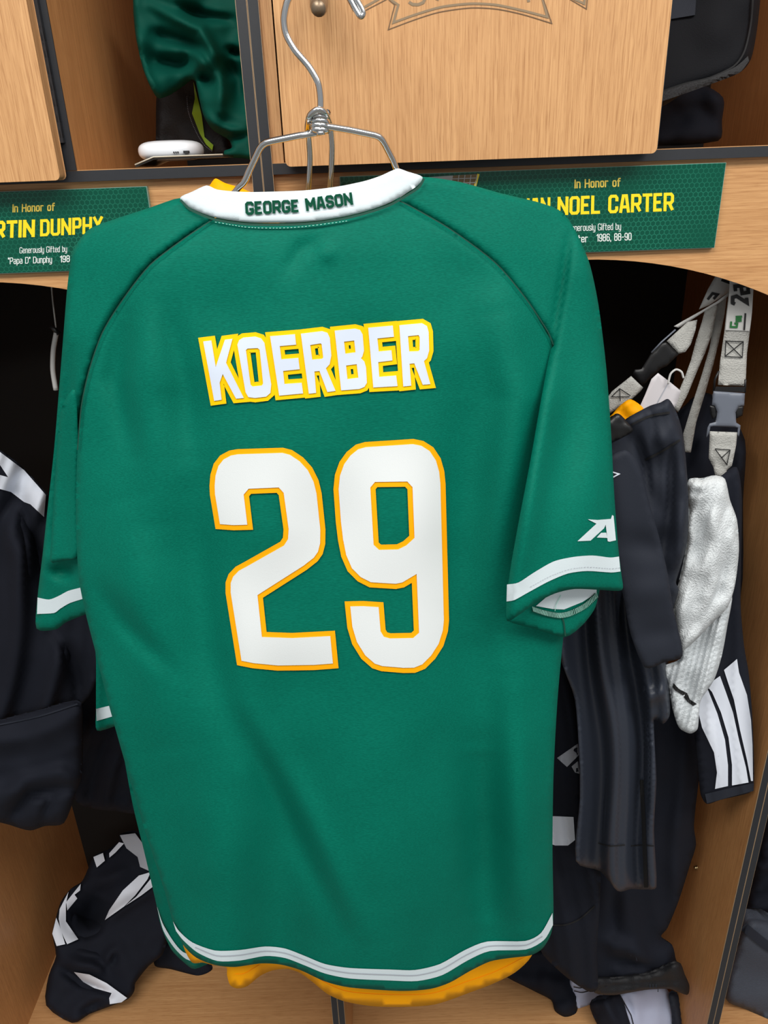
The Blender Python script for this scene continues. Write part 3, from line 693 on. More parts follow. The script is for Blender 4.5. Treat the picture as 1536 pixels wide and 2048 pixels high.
two = [(107, 360), (112, 300), (130, 240), (165, 195), (215, 168), (260, 160), (510, 152), (560, 165), (620, 205), (670, 260), (705, 330), (722, 400), (743, 600), (742, 680), (728, 735), (700, 775), (640, 822),
       (400, 975), (420, 1163), (560, 1168), (795, 1156), (815, 1362), (680, 1372), (480, 1375), (345, 1362), (258, 1345), (195, 950), (195, 890), (212, 845), (250, 805), (300, 778),
       (495, 668), (510, 645), (513, 600), (487, 412), (475, 399), (335, 405), (324, 418), (346, 602), (240, 605), (140, 598), (109, 410)]
nine = [(787, 380), (795, 300), (820, 230), (860, 175), (910, 135), (960, 121), (1225, 104), (1280, 115), (1335, 150), (1375, 210), (1395, 280), (1402, 350), (1421, 1100), (1415, 1160), (1390, 1240), (1345, 1310),
        (1290, 1365), (1235, 1387), (1170, 1388), (1050, 1378), (1000, 1362), (940, 1310), (890, 1230), (863, 1140), (848, 995), (950, 993), (1061, 1000), (1073, 1150), (1082, 1165), (1100, 1170), (1213, 1168), (1228, 1155),
        (1217, 893), (1175, 918), (1130, 927), (985, 918), (920, 885), (865, 830), (830, 750), (812, 660), (800, 560)]
nineh = [(1018, 380), (1028, 368), (1180, 366), (1193, 380), (1203, 635), (1170, 665), (1135, 682), (1048, 684), (1035, 672)]
n2 = decal('number', [q3(two)], JB, 'number_gold', jer, off=.0018, step=10, th=.0012)
decal('number_face', [offset_poly(q3(two), -10.3)], JB, 'number_white', n2, off=.0028, step=10, th=.0009)
n9 = decal('number', [q3(nine), q3(nineh)], JB, 'number_gold', jer, off=.0018, step=10, th=.0012)
decal('number_face', [offset_poly(q3(nine), -10.3), offset_poly(q3(nineh), 10.3)], JB, 'number_white', n9, off=.0028, step=10, th=.0009)
# front half of the jersey, seen past the left hem
FPx = lambda P: jx(P) + .066
JFP = Depth(.645, ty=-.03, ref=(640, 900), extra=FPx)
fpo = [(225, 1380), (248, 1515), (266, 1612), (289, 1706), (313, 1810), (322, 1852), (342, 1898), (368, 1925), (390, 1938), (440, 1920), (600, 1915), (1000, 1890), (1075, 1850), (1085, 1500), (1080, 900), (1030, 660), (800, 470),
       (588, 470), (430, 480), (320, 570), (230, 720), (200, 900), (195, 1100), (205, 1270)]
fp = cloth('front_panel', fpo, JFP, 'jersey_green', jer, R=.004, Rpx=14, thick=.002, step=16)
band('hem_stripe', [(314, 1813), (325, 1846), (345, 1880), (366, 1904), (400, 1915)], [(316, 1822), (327, 1862), (348, 1895), (372, 1918), (400, 1926)], JFP, 'trim_white', fp)

# ------------------------------------------------------------------ gold jersey worn inside the green one
YG = Depth(.645, ty=-.03, ref=(640, 900), extra=lambda P: jx(P) + .036 - .012 * np.exp(-((P[:, 0] - 480) / 50) ** 2) * sstep(1700, 1950, P[:, 1]) - .006 * np.exp(-((P[:, 0] - 800) / 150) ** 2) * sstep(1700, 1950, P[:, 1]), folds=())
yo = [(414, 380), (420, 370), (431, 357), (450, 366), (480, 375), (512, 387), (606, 392), (700, 384), (775, 364), (765, 430), (960, 560), (1030, 700), (1060, 1000), (1070, 1500), (1075, 1860), (1063, 1912), (1030, 1945), (985, 1968), (940, 1985), (870, 2009), (800, 2014), (740, 2012), (690, 2003),
      (655, 1988), (625, 1964), (600, 1946), (575, 1938), (545, 1941), (520, 1952), (495, 1972), (475, 1977), (460, 1970), (454, 1950), (452, 1935), (425, 1930), (405, 1925), (384, 1925), (367, 1893), (345, 1800), (310, 1680),
      (270, 1500), (240, 1300), (225, 1000), (235, 800), (290, 640), (360, 540), (420, 460)]
gold = thing('jersey', 'gold jersey hanging inside the green one with its hem showing below', 'jersey', (hem[0], .69, at(780, 2012, .66)[2]))
cloth('jersey_body', yo, YG, 'jersey_gold', gold, R=.004, Rpx=12, thick=.002, step=15)
strokes('hem_stitching', [(catmull([(470, 1950), (490, 1948), (520, 1930)], 5), False), (catmull([(600, 1925), (640, 1960), (690, 1983), (760, 1990), (860, 1989), (930, 1966), (990, 1945), (1050, 1915)], 5), False)], .9, YG, 'number_gold', gold, off=.0008)

# ------------------------------------------------------------------ hangers
def wp(L, Y): return [at(x, y, Y if np.isscalar(Y) else Y[i]) for i, (x, y) in enumerate(L)]
WR = .0026
hg = thing('wire_hanger', 'chrome wire hanger hooked on the oak door and carrying the green jersey', 'hanger', tuple(at(640, 330, .667)))
hook = catmull(wp([(640, 262), (641, 225), (641, 195), (636, 165), (618, 133), (590, 100), (573, 70), (568, 38), (576, 0), (598, -38), (634, -56), (672, -44), (695, -12), (712, 20)], .660), 5)
tube('hook', hook, WR, 'chrome', hg, 10)
tip = catmull(wp([(693, -14), (701, 0), (712, 20), (721, 33), (727, 27), (722, 14), (709, -8), (700, -24)], .656), 5)
tube('hook_tip', tip, WR * .8, 'chrome', hg, 10)
coil = []
c0 = at(640, 226, .662); c1 = at(640, 262, .662)
for i in range(61):
    f = i / 60; a = f * 2 * math.pi * 4; r = .0058
    coil.append((c0[0] + (c1[0] - c0[0]) * f + r * math.cos(a), .661 + r * math.sin(a), c0[2] + (c1[2] - c0[2]) * f))
tube('twisted_neck', coil, WR * .95, 'chrome', hg, 8)
tube('shoulder_wire', wp([(641, 264), (600, 271), (545, 282), (533, 285), (525, 290), (519, 298), (500, 338), (492, 358), (487, 366), (478, 374), (470, 385), (400, 440), (340, 480)], [.660, .662, .665, .666, .667, .669, .673, .675, .676, .677, .679, .688, .694]), WR, 'chrome', hg, 10)
tube('shoulder_wire', wp([(637, 255), (650, 252), (700, 260), (748, 270), (757, 273), (764, 279), (769, 287), (785, 318), (795, 345), (850, 420), (920, 480)], [.655, .658, .662, .666, .667, .668, .671, .677, .682, .690, .697]), WR, 'chrome', hg, 10)
V, Fc = tube_geo(wp([(641, 262), (642, 270)], .656), .0034, 10); obj('wire_end', V, Fc, 'chrome', hg)
h2g = thing('wire_hanger', 'second chrome wire hanger looped over the twisted neck of the first', 'hanger', tuple(at(640, 400, .68)))
loop = catmull(wp([(520, 470), (600, 432), (615, 420), (617, 376), (620, 320), (618, 282), (615, 256), (619, 232), (635, 219), (650, 225), (660, 250), (664, 290), (663, 330), (660, 376), (660, 420), (676, 432), (760, 470)],
                  [.692, .690, .689, .687, .682, .676, .668, .654, .651, .654, .668, .676, .682, .687, .689, .690, .692]), 6)
tube('loop_wire', loop, WR * .85, 'chrome', h2g, 10)
tube('cross_bar', wp([(520, 470), (640, 476), (760, 470)], .692), WR * .85, 'chrome', h2g, 10)

# ------------------------------------------------------------------ left: green garment edge behind the jersey
GE = Depth(.735, extra=lambda P: .01 * np.sin(P[:, 0] / 15))
ge = cloth('garment', [(190, 1225), (260, 1225), (275, 1400), (270, 1446), (232, 1452), (194, 1461), (192, 1420), (192, 1320)], GE, 'jersey_green', None, thick=.006, R=.006, Rpx=12, step=9)
tag(ge, 'green garment edge with one white band low behind the jersey, left side', 'garment')
decal('white_band', [[(192, 1418), (232, 1408), (262, 1402), (262, 1424), (235, 1430), (193, 1442)]], GE, 'trim_white', ge, step=8)

# ------------------------------------------------------------------ left bay garments
LA = Depth(.875, ty=-.06, ref=(100, 1200), waves=((.010, 95, 14, 1.2, 1),), folds=[([(40, 990), (70, 1100), (130, 1260)], -.03, 16), ([(0, 1010), (40, 1120), (60, 1300)], .02, 22), ([(80, 1200), (150, 1330), (160, 1400)], -.02, 14)], noise=(.006, 90), seed=2)
la = cloth('shirt', [(-80, 870), (-20, 892), (20, 915), (60, 952), (100, 998), (140, 1060), (185, 1180), (205, 1270), (200, 1340), (165, 1408), (80, 1432), (0, 1452), (-80, 1462)], LA, 'black_cloth', None, R=.02, Rpx=30, thick=.02, step=10)
tag(la, 'black shirt with two white shoulder stripes hanging at the left picture edge', 'shirt')
decal('shoulder_stripe', [[(-60, 884), (0, 904), (48, 940), (92, 990), (88, 1034), (60, 1008), (28, 972), (0, 930), (-60, 905)]], LA, 'stripe_white', la, step=6, off=.003, th=.002)
decal('shoulder_stripe', [[(-60, 935), (0, 950), (22, 956), (46, 978), (70, 1012), (48, 1004), (22, 984), (0, 978), (-60, 968)]], LA, 'stripe_white', la, step=6, off=.003, th=.002)
LB2 = Depth(.808, ty=-.02, ref=(60, 1500), waves=((.006, 130, 80, 1.0),), folds=[([(0, 1610), (50, 1560), (120, 1545), (150, 1560)], .016, 18), ([(20, 1640), (60, 1590), (140, 1575)], -.016, 10), ([(85, 1640), (105, 1590)], -.012, 9)], seed=3, noise=(.008, 60))
lb2 = cloth('shorts', [(-80, 1455), (0, 1440), (80, 1420), (157, 1402), (164, 1450), (163, 1550), (150, 1590), (128, 1646), (90, 1652), (60, 1661), (20, 1650), (-80, 1610)], LB2, 'black_cloth', None, R=.022, Rpx=34, thick=.02, step=9)
tag(lb2, 'black shorts with a curled hem hanging below the black shirt at far left', 'shorts')
strokes('waist_seam', [(catmull([(-60, 1458), (0, 1449), (80, 1432), (155, 1408)], 6), False)], 1.6, LB2, 'charcoal_cloth', lb2, off=.002)
LC = Depth(.98, waves=((.010, 60, 10, 1.5),), noise=(.012, 50), seed=5)
lc = cloth('jacket', [(120, 1240), (190, 1240), (260, 1290), (270, 1450), (280, 1560), (285, 1625), (230, 1622), (190, 1618), (150, 1600), (130, 1480)], LC, 'black_cloth', None, R=.02, Rpx=26, thick=.03, step=9)
tag(lc, 'dark crumpled garment deep in the left locker between black shorts and jersey', 'garment')
cd = thing('cord', 'thin grey cord with a black clip hanging in the dark left locker', 'cord', tuple(at(112, 700, .9)))
tube('cord_line', catmull(wp([(101, 540), (103, 570), (106, 605), (112, 655)], .9), 5), .0009, 'webbing', cd, 6)
tube('clip', wp([(102, 652), (110, 660), (118, 668)], .9), .003, 'buckle_black', cd, 8)
tube('cord_tail', catmull(wp([(113, 665), (107, 700), (106, 740), (112, 780)], .9), 5), .003, 'webbing_smooth', cd, 6)

# ------------------------------------------------------------------ left: shorts piled on the seat
yf = seaty(146, 2047) - .014
def q5(L): return [(60 + x / 4.042, 1620 + y / 4.042) for x, y in L]
def pile_extra(P): return np.array([0.0] * len(P))
PA = Depth(yf + .002, ty=-.54, ref=(150, 2040), noise=(.006, 45), seed=7, folds=[(q5([(330, 900), (480, 860), (560, 700)]), -.050, 24), (q5([(400, 1000), (560, 900)]), -.03, 16), (q5([(600, 900), (800, 760), (1000, 640)]), .012, 12),
     (q5([(300, 1230), (560, 1280), (720, 1100)]), .014, 14), (q5([(270, 1290), (420, 1400), (640, 1480)]), -.016, 9), (q5([(640, 1300), (560, 1200)]), -.01, 10), (q5([(450, 620), (640, 560), (820, 480)]), .014, 16), (q5([(700, 1150), (660, 1250)]), -.012, 8), (q5([(400, 1640), (600, 1540)]), -.012, 8)])
po = q5([(180, 1000), (210, 870), (250, 740), (330, 640), (410, 590), (450, 520), (510, 380), (590, 345), (640, 320), (720, 250), (725, 200), (850, 185), (960, 260), (1060, 500), (1110, 780), (1120, 1000), (1070, 1170), (960, 1260), (850, 1400), (840, 1470), (790, 1530), (640, 1590), (480, 1650), (340, 1722), (130, 1580), (150, 1340), (210, 1180)])
pa = cloth('shorts', po, PA, 'black_cloth', None, R=.02, Rpx=16, thick=.02, step=6, sn=3, seat=True)
tag(pa, 'crumpled black shorts with white stripes piled on the left locker seat', 'shorts')
for L in ([(180, 1000), (212, 870), (240, 940), (285, 1085), (215, 1100)], [(240, 800), (312, 660), (290, 760), (290, 900), (390, 1045), (300, 1085), (250, 980), (232, 880)],
          [(292, 745), (410, 597), (405, 650), (360, 685), (382, 715), (302, 812)], [(605, 890), (640, 810), (750, 650), (880, 530), (975, 502), (950, 560), (850, 690), (760, 780)],
          [(770, 775), (860, 700), (985, 545), (1020, 600), (900, 690)], [(512, 380), (590, 347), (605, 410), (540, 465)], [(640, 350), (720, 260), (760, 270), (690, 345), (642, 385)],
          [(355, 1310), (480, 1330), (620, 1400), (730, 1480), (785, 1520), (740, 1555), (645, 1570), (640, 1520), (660, 1480), (520, 1440), (430, 1390)]):
    decal('white_stripe', [q5(L)], PA, 'stripe_white', pa, step=5, off=.007, th=.005)
decal('grey_lining', [q5([(726, 204), (850, 188), (925, 290), (965, 400), (980, 500), (890, 460), (870, 380), (780, 310)])], PA, 'grey_print', pa, step=5, off=.007, th=.005)
pb = Depth(seaty(380, 1950), ty=-.5, ref=(380, 1950), noise=(.006, 40), seed=8)
o = cloth('garment', [(310, 1905), (340, 1880), (400, 1905), (425, 1935), (412, 1947), (392, 1951), (340, 1938), (310, 1932)], pb, 'black_cloth', None, R=.012, Rpx=12, thick=.012, step=6, seat=True)
tag(o, 'small black cloth end lying on the seat under the jersey hem, left', 'garment')

# ------------------------------------------------------------------ right bay: garments
G4 = Depth(.84, ty=-.02, ref=(1350, 1700), waves=((.006, 110, 0, 1.0),), folds=[([(1200, 1880), (1260, 1900), (1340, 1935)], .014, 16), ([(1220, 1920), (1300, 1938)], -.016, 10), ([(1320, 1875), (1340, 1900)], -.01, 10), ([(1230, 1780), (1225, 1880)], -.012, 12)], noise=(.008, 80), seed=11)
g4 = cloth('trousers', [(1290, 1380), (1400, 1360), (1412, 1480), (1398, 1560), (1388, 1650), (1392, 1690), (1380, 1730), (1358, 1800), (1335, 1856), (1322, 1874), (1345, 1892), (1352, 1920), (1360, 1945), (1180, 1962), (1180, 1700), (1240, 1500)], G4, 'black_cloth', None, R=.016, Rpx=30, thick=.02, step=10)
tag(g4, 'long black trousers hanging upside down beside the right partition', 'trousers')
wbD = Depth(.822, folds=[([(1180, 1978), (1260, 1968), (1370, 1960)], -.006, 8)], waves=((.004, 80, 0, 1.),), seed=3)
wbn = cloth('waistband', [(1176, 1960), (1230, 1958), (1300, 1948), (1356, 1925), (1370, 1950), (1379, 1972), (1374, 1990), (1340, 1978), (1290, 1980), (1230, 1990), (1190, 1986)], wbD, 'mesh_black', g4, R=.012, Rpx=12, thick=.012, step=7)
strokes('knit_mark', [([(1300 + i * 6, 1968), (1300 + i * 6, 1976)], False) for i in range(3)] + [([(1316, 1978), (1316, 1984)], False), ([(1200, 1962), (1200, 1970)], False), ([(1210, 1974), (1216, 1974)], False), ([(1260, 1905), (1262, 1912)], False), ([(1272, 1914), (1274, 1922)], False)], .8, wbD, 'charcoal_cloth', g4, off=.002)
G3 = Depth(.802, ty=-.01, ref=(1140, 1600), waves=((.007, 75, -6, 1.0),), noise=(.006, 70), seed=12)
g3 = cloth('garment', [(1080, 1250), (1165, 1250), (1185, 1350), (1175, 1500), (1160, 1620), (1172, 1712), (1200, 1740), (1200, 1800), (1194, 1900), (1196, 1975), (1180, 1984), (1140, 1960), (1085, 1908), (1070, 1850), (1070, 1500)], G3, 'black_cloth', None, R=.014, Rpx=22, thick=.02, step=9)
tag(g3, 'black garment with grey bars and a white patch beside the jersey right edge', 'garment')
decal('grey_bar', [[(1114, 1516), (1156, 1487), (1158, 1510), (1134, 1534)]], G3, 'grey_print', g3, step=8); decal('grey_bar', [[(1143, 1533), (1156, 1522), (1160, 1548), (1150, 1545)]], G3, 'grey_print', g3, step=8)
decal('white_patch', [[(1098, 1632), (1147, 1634), (1150, 1680), (1136, 1691), (1110, 1691), (1098, 1686)]], G3, 'stripe_white', g3, step=8)
strokes('seam', [(catmull([(1095, 1850), (1130, 1850), (1160, 1838), (1190, 1812)], 5), False)], 1.5, G3, 'seam_black', g3, off=.002)
G5 = Depth(.779, ty=.0, ref=(1450, 1400), waves=((.005, 90, 0, .8),), folds=[([(1420, 1440), (1440, 1520), (1445, 1580)], .006, 18)], seed=13)
g5 = cloth('shorts', [(1385, 985), (1440, 955), (1474, 935), (1484, 1000), (1481, 1200), (1488, 1290), (1498, 1350), (1505, 1440), (1508, 1530), (1507, 1572), (1498, 1586), (1440, 1600), (1414, 1608), (1402, 1590), (1396, 1530), (1388, 1440), (1392, 1340), (1390, 1150)], G5, 'black_cloth', None, R=.012, Rpx=18, thick=.014, step=9)
tag(g5, 'black shorts with three broad white stripes hanging against the right partition', 'shorts')
S1_ = [[(1398, 1398), (1412, 1372), (1416, 1380), (1435, 1428), (1450, 1480), (1456, 1530), (1456, 1572), (1430, 1578), (1434, 1545), (1428, 1505), (1404, 1455), (1397, 1425)],
       [(1413, 1371), (1440, 1352), (1452, 1385), (1466, 1425), (1478, 1480), (1492, 1535), (1497, 1565), (1464, 1571), (1464, 1530), (1457, 1475), (1442, 1425), (1424, 1384)],
       [(1448, 1340), (1474, 1318), (1478, 1345), (1494, 1390), (1502, 1440), (1505, 1490), (1506, 1562), (1502, 1562), (1494, 1520), (1480, 1460), (1468, 1400), (1456, 1365)]]
for L in S1_: decal('white_stripe', [L], G5, 'stripe_white', g5, step=9, off=.0018)
decal('hem_band', [[(1410, 1588), (1460, 1576), (1508, 1566), (1507, 1582), (1460, 1594), (1414, 1607)]], G5, 'charcoal_cloth', g5, step=8, off=.0022)
G2 = Depth(.756, ty=.0, ref=(1220, 1450), waves=((.018, 88, -5, .8, 1), (.003, 41, -3, 1.2, 1)), folds=[([(1275, 1340), (1290, 1500), (1300, 1760)], -.012, 10), ([(1330, 1380), (1290, 1400)], .012, 14)], seed=15)
g2 = cloth('trousers', [(1100, 1240), (1150, 1180), (1200, 1150), (1250, 1160), (1275, 1255), (1310, 1300), (1336, 1318), (1340, 1400), (1339, 1432), (1326, 1448), (1308, 1440), (1313, 1560), (1308, 1660), (1313, 1774), (1290, 1779), (1262, 1778), (1235, 1782), (1200, 1742), (1152, 1722), (1160, 1600), (1158, 1500), (1150, 1400), (1125, 1330)], G2, 'satin_black', None, R=.014, Rpx=22, thick=.015, step=7)
tag(g2, 'shiny black trousers with deep vertical folds in the right half of the locker', 'trousers')
strokes('hem_seam', [(catmull([(1196, 1686), (1220, 1692), (1250, 1690)], 4), False), (catmull([(1262, 1692), (1285, 1690), (1308, 1692)], 4), False)], 1.2, G2, 'seam_black', g2, off=.0015)
strokes('side_seam', [([(1283, 1560), (1287, 1640), (1292, 1775)], False)], 4, G2, 'seam_black', g2, off=.0015)
G1 = Depth(.712, ty=.0, ref=(1300, 1000), waves=((.003, 60, -4, 1.2, 1),), folds=[([(1270, 870), (1290, 930), (1300, 1010)], -.018, 12), ([(1345, 870), (1340, 1000), (1330, 1100)], -.012, 9), ([(1365, 880), (1372, 1000), (1355, 1130)], .012, 12), ([(1310, 890), (1340, 870)], .006, 18), ([(1245, 1060), (1350, 1080)], -.006, 20), ([(1260, 1180), (1340, 1170)], .008, 24)], noise=(.006, 60), seed=16)
g1 = cloth('shirt', [(1205, 850), (1240, 846), (1262, 833), (1300, 813), (1322, 806), (1338, 799), (1352, 822), (1364, 860), (1372, 920), (1377, 1000), (1375, 1080), (1362, 1130), (1352, 1165), (1358, 1180), (1346, 1220), (1355, 1255), (1365, 1308), (1330, 1324), (1290, 1334), (1262, 1270), (1246, 1190), (1225, 1090), (1205, 1000)], G1, 'charcoal_cloth', None, R=.014, Rpx=20, thick=.015, step=8)
GS = Depth(.694, folds=[([(1240, 1080), (1330, 1100)], -.006, 26), ([(1255, 1190), (1345, 1180)], .005, 30), ([(1275, 1270), (1355, 1260)], -.004, 24), ([(1232, 930), (1250, 1100)], .004, 20)])
cloth('sleeve_band', [(1205, 930), (1250, 900), (1278, 930), (1300, 1010), (1320, 1080), (1336, 1150), (1346, 1215), (1356, 1258), (1365, 1312), (1330, 1324), (1290, 1335), (1262, 1270), (1246, 1190), (1226, 1100), (1205, 1030)], GS, 'charcoal_cloth', g1, R=.004, Rpx=10, thick=.006, step=8)
tag(g1, 'charcoal shirt with a drooping folded sleeve between jersey and white socks', 'shirt')
strokes('seam', [(catmull([(1290, 920), (1320, 905), (1360, 880)], 5), False), (catmull([(1262, 850), (1300, 832), (1340, 825)], 5), False)], 2.2, G1, 'seam_black', g1, off=.0016)
strokes('maker_mark', [([(1225, 944), (1238, 948), (1225, 955)], False)], 1.2, GS, 'stripe_white', g1, off=.0028)
# socks
K1 = Depth(.722, folds=[([(1385, 1000), (1400, 1080), (1380, 1180)], -.006, 14), ([(1420, 980), (1440, 1080), (1400, 1200)], .008, 22), ([(1455, 1060), (1440, 1180), (1390, 1260)], -.007, 8), ([(1380, 985), (1405, 985)], -.006, 8)], noise=(.008, 40), waves=((.003, 40, 20, 1),), seed=17)
k1_ = cloth('sock', [(1378, 962), (1410, 957), (1430, 952), (1450, 958), (1460, 1000), (1474, 1040), (1478, 1100), (1470, 1170), (1455, 1215), (1425, 1245), (1390, 1282), (1360, 1304), (1356, 1275), (1346, 1215), (1358, 1170), (1374, 1090), (1377, 1020)], K1, 'terry_white', None, R=.02, Rpx=26, thick=.02, step=6)
tag(k1_, 'white terry sock with its toe curled left, hung above the ribbed sock', 'sock')
K2 = Depth(.748, waves=((.0022, 11, 14, 0), (.006, 110, 20, .5)), noise=(.004, 40), seed=18)
k2 = cloth('sock', [(1358, 1285), (1430, 1225), (1464, 1190), (1455, 1250), (1444, 1310), (1428, 1360), (1402, 1400), (1398, 1430), (1395, 1458), (1380, 1467), (1358, 1455), (1346, 1420), (1338, 1380), (1324, 1338), (1362, 1320)], K2, 'rib_white', None, R=.016, Rpx=20, thick=.015, step=4)
tag(k2, 'white ribbed sock with a black mark, hanging lowest beside the striped shorts', 'sock')
decal('black_mark', [[(1347, 1366), (1358, 1378), (1374, 1386), (1380, 1399), (1394, 1408), (1386, 1412), (1374, 1403), (1366, 1391), (1350, 1381), (1345, 1374)]], K2, 'print_black', k2, step=5, off=.0018)
# gold cloth and hang tag
gd = cloth('garment', [(1240, 812), (1262, 799), (1288, 818), (1275, 838), (1250, 852), (1225, 852), (1205, 860), (1205, 838), (1222, 832)], Depth(.80, noise=(.008, 25), seed=4), 'jersey_gold', None, R=.008, Rpx=10, thick=.01, step=6)
tag(gd, 'gold cloth corner showing above the charcoal shirt', 'garment')
TG = Depth(.815, tx=.1, ref=(1320, 780))
tg = thing('hang_tag', 'white hang tag on a wire hook behind the charcoal shirt', 'tag', tuple(at(1320, 830, .815)))
cloth('tag_card', [(1272, 830), (1290, 790), (1303, 758), (1316, 746), (1340, 764), (1362, 782), (1352, 812), (1330, 830)], TG, 'tag_white', tg, R=0, Rpx=4, thick=.001, step=10, smooth=False)
strokes('fold_line', [([(1338, 764), (1318, 800), (1308, 822)], False)], .8, TG, 'grey_print', tg, off=.0008)
tube('wire_hook', catmull(wp([(1336, 768), (1341, 748), (1352, 739), (1363, 744), (1367, 756)], .812), 5), .0012, 'webbing_smooth', tg, 8)
bc = cloth('strap_clip', [(1205, 852), (1232, 828), (1244, 832), (1266, 858), (1262, 866), (1232, 882), (1205, 892)], Depth(.692, noise=(.003, 20)), 'buckle_black', None, R=.006, Rpx=7, thick=.008, step=6)
tag(bc, 'small black strap clip lying on the charcoal shirt beside the sleeve', 'clip')
# webbing straps
sA = thing('strap', 'wide grey webbing strap printed with a black 29, with a grey buckle', 'strap', tuple(at(1450, 950, .80)))
hp = at(1498, 446, .829)
tube('hanging_hook', catmull([(hp[0], .85, SHB - .0002), (hp[0], .85, hp[2] + .012), (hp[0], .842, hp[2] - .003), (hp[0], .829, hp[2] - .005), (hp[0], .816, hp[2]), (hp[0], .812, hp[2] + .010)], 5), .003, 'knob_metal', lk_c, 10)
SA = Depth(.825, waves=((.002, 160, 90, 0),))
a1 = cloth('webbing', [(1474, 440), (1526, 440), (1507, 568), (1503, 638), (1494, 706), (1491, 772), (1436, 770), (1440, 726), (1449, 662), (1458, 582)], SA, 'webbing', sA, R=.002, Rpx=5, thick=.003, step=8, smooth=False)
decal('label_print', [[(1460, 545), (1508, 560), (1504, 625), (1499, 662), (1451, 660), (1458, 590)]], SA, 'webbing_smooth', a1, off=.0014, step=10)
def zz(L): return [(1200 + x / 4.571, 540 + y / 4.571) for x, y in L]
strokes('printed_number', [(zz([(1340, 255), (1345, 300), (1250, 240), (1215, 250), (1213, 300), (1235, 312)]), False), (zz([(1240, 195), (1235, 150), (1350, 140), (1358, 205), (1300, 215), (1290, 150)]), False)], 3.6, SA, 'print_black', a1, off=.0024, step=6)
strokes('printed_logo', [(zz([(1200, 470), (1195, 520), (1250, 522), (1255, 490), (1228, 488)]), False), (zz([(1240, 470), (1295, 462)]), False), (zz([(1240, 450), (1295, 442)]), False), (zz([(1240, 428), (1300, 425)]), False)], 2.0, SA, 'logo_green', a1, off=.0024, step=6)
strokes('printed_line', [(zz([(1330, 395), (1318, 550)]), False)], 1.8, SA, 'print_black', a1, off=.0024, step=5)
strokes('box_stitch', [(zz([(1150, 650), (1310, 655), (1300, 800), (1143, 790)]), True), (zz([(1150, 650), (1300, 800)]), False), (zz([(1310, 655), (1143, 790)]), False)], 1.0, SA, 'print_black', a1, off=.0018, step=6)
BK = Depth(.815)
bk = cloth('buckle', zz([(1040, 1108), (1325, 1128), (1318, 1240), (1270, 1250), (1240, 1300), (1245, 1395), (1285, 1420), (1282, 1450), (1270, 1530), (1258, 1500), (1262, 1440), (1010, 1430), (1000, 1490), (970, 1540), (985, 1440), (1005, 1405), (1060, 1390), (1075, 1300), (1050, 1240), (1025, 1235)]), BK, 'buckle_grey', sA, R=.002, Rpx=5, thick=.008, step=6, smooth=False)
for L in ([(1005, 1240), (1060, 1250), (1070, 1345), (1030, 1365), (1010, 1310)], [(1255, 1250), (1315, 1245), (1305, 1330), (1245, 1360), (1240, 1300)]):
    cloth('buckle_prong', zz(L), Depth(.8165), 'buckle_black', bk, R=.001, Rpx=3, thick=.006, step=5, smooth=False)
decal('buckle_bar', [zz([(1060, 1065), (1325, 1068), (1322, 1118), (1045, 1108)])], Depth(.818), 'buckle_black', bk, step=8, th=.006)
for L in ([(1085, 925), (1050, 1000), (1040, 1110)], [(1330, 1000), (1325, 1120)]):
    tube('buckle_rail', wp(zz(L), .818), .0012, 'buckle_black', bk, 6)
SB = Depth(.805, noise=(.002, 20))
a2 = cloth('webbing', zz([(1005, 1475), (1255, 1485), (1245, 1600), (1225, 1700), (1205, 1790), (1160, 1830), (1150, 1900), (1060, 1900), (1035, 1800), (995, 1720), (1000, 1600)]), SB, 'webbing', sA, R=.003, Rpx=5, thick=.004, step=6, smooth=False)
strokes('box_stitch', [(zz([(1050, 1635), (1190, 1645), (1160, 1780), (1055, 1640)]), False), (zz([(1190, 1645), (1110, 1720)]), False)], .9, SB, 'print_black', a2, off=.0018, step=6)
sB = thing('strap', 'grey webbing strap slanting to the left with a black buckle', 'strap', tuple(at(1230, 820, .80)))
c1_ = cloth('webbing', zz([(1075, 20), (1230, 40), (1260, 90), (1180, 200), (1000, 320), (905, 360), (940, 280), (985, 180)]), Depth(.845), 'webbing_smooth', sB, R=.002, Rpx=4, thick=.002, step=8, smooth=False)
strokes('printed_mark', [(zz([(1110, 90), (1215, 130), (1200, 60), (1230, 40)]), False), (zz([(985, 270), (1030, 215), (1075, 225), (1040, 265)]), False)], 2.6, Depth(.845), 'print_black', c1_, off=.001, step=6)
cloth('webbing', zz([(1230, 160), (1240, 190), (1090, 300), (960, 375), (800, 480), (720, 530), (675, 515), (760, 465), (930, 370), (1080, 280)]), Depth(.838), 'webbing_smooth', sB, R=.001, Rpx=3, thick=.002, step=7, smooth=False)
c3 = cloth('webbing', zz([(800, 475), (890, 455), (870, 560), (830, 680), (780, 750), (720, 765), (610, 650)]), Depth(.832), 'webbing', sB, R=.003, Rpx=6, thick=.003, step=6, smooth=False)
cloth('buckle', zz([(600, 655), (720, 770), (690, 800), (700, 790), (610, 880), (560, 900), (450, 1000), (390, 1060), (300, 950), (320, 910), (380, 905), (465, 770), (560, 670)]), Depth(.828), 'buckle_black', sB, R=.002, Rpx=5, thick=.008, step=7, smooth=False)
tube('buckle_rail', wp(zz([(690, 545), (560, 660), (470, 755)]), .826), .0009, 'buckle_grey', sB, 6)
SD = Depth(.82)
c4 = cloth('webbing', zz([(285, 970), (395, 1075), (370, 1110), (280, 1190), (230, 1250), (170, 1260), (60, 1330), (60, 1180), (110, 1110)]), SD, 'webbing', sB, R=.003, Rpx=6, thick=.004, step=6, smooth=False)
strokes('box_stitch', [(zz([(105, 1160), (180, 1085), (280, 1150)]), False), (zz([(105, 1160), (270, 1160)]), False), (zz([(180, 1090), (185, 1200)]), False)], .9, SD, 'print_black', c4, off=.0018, step=6)
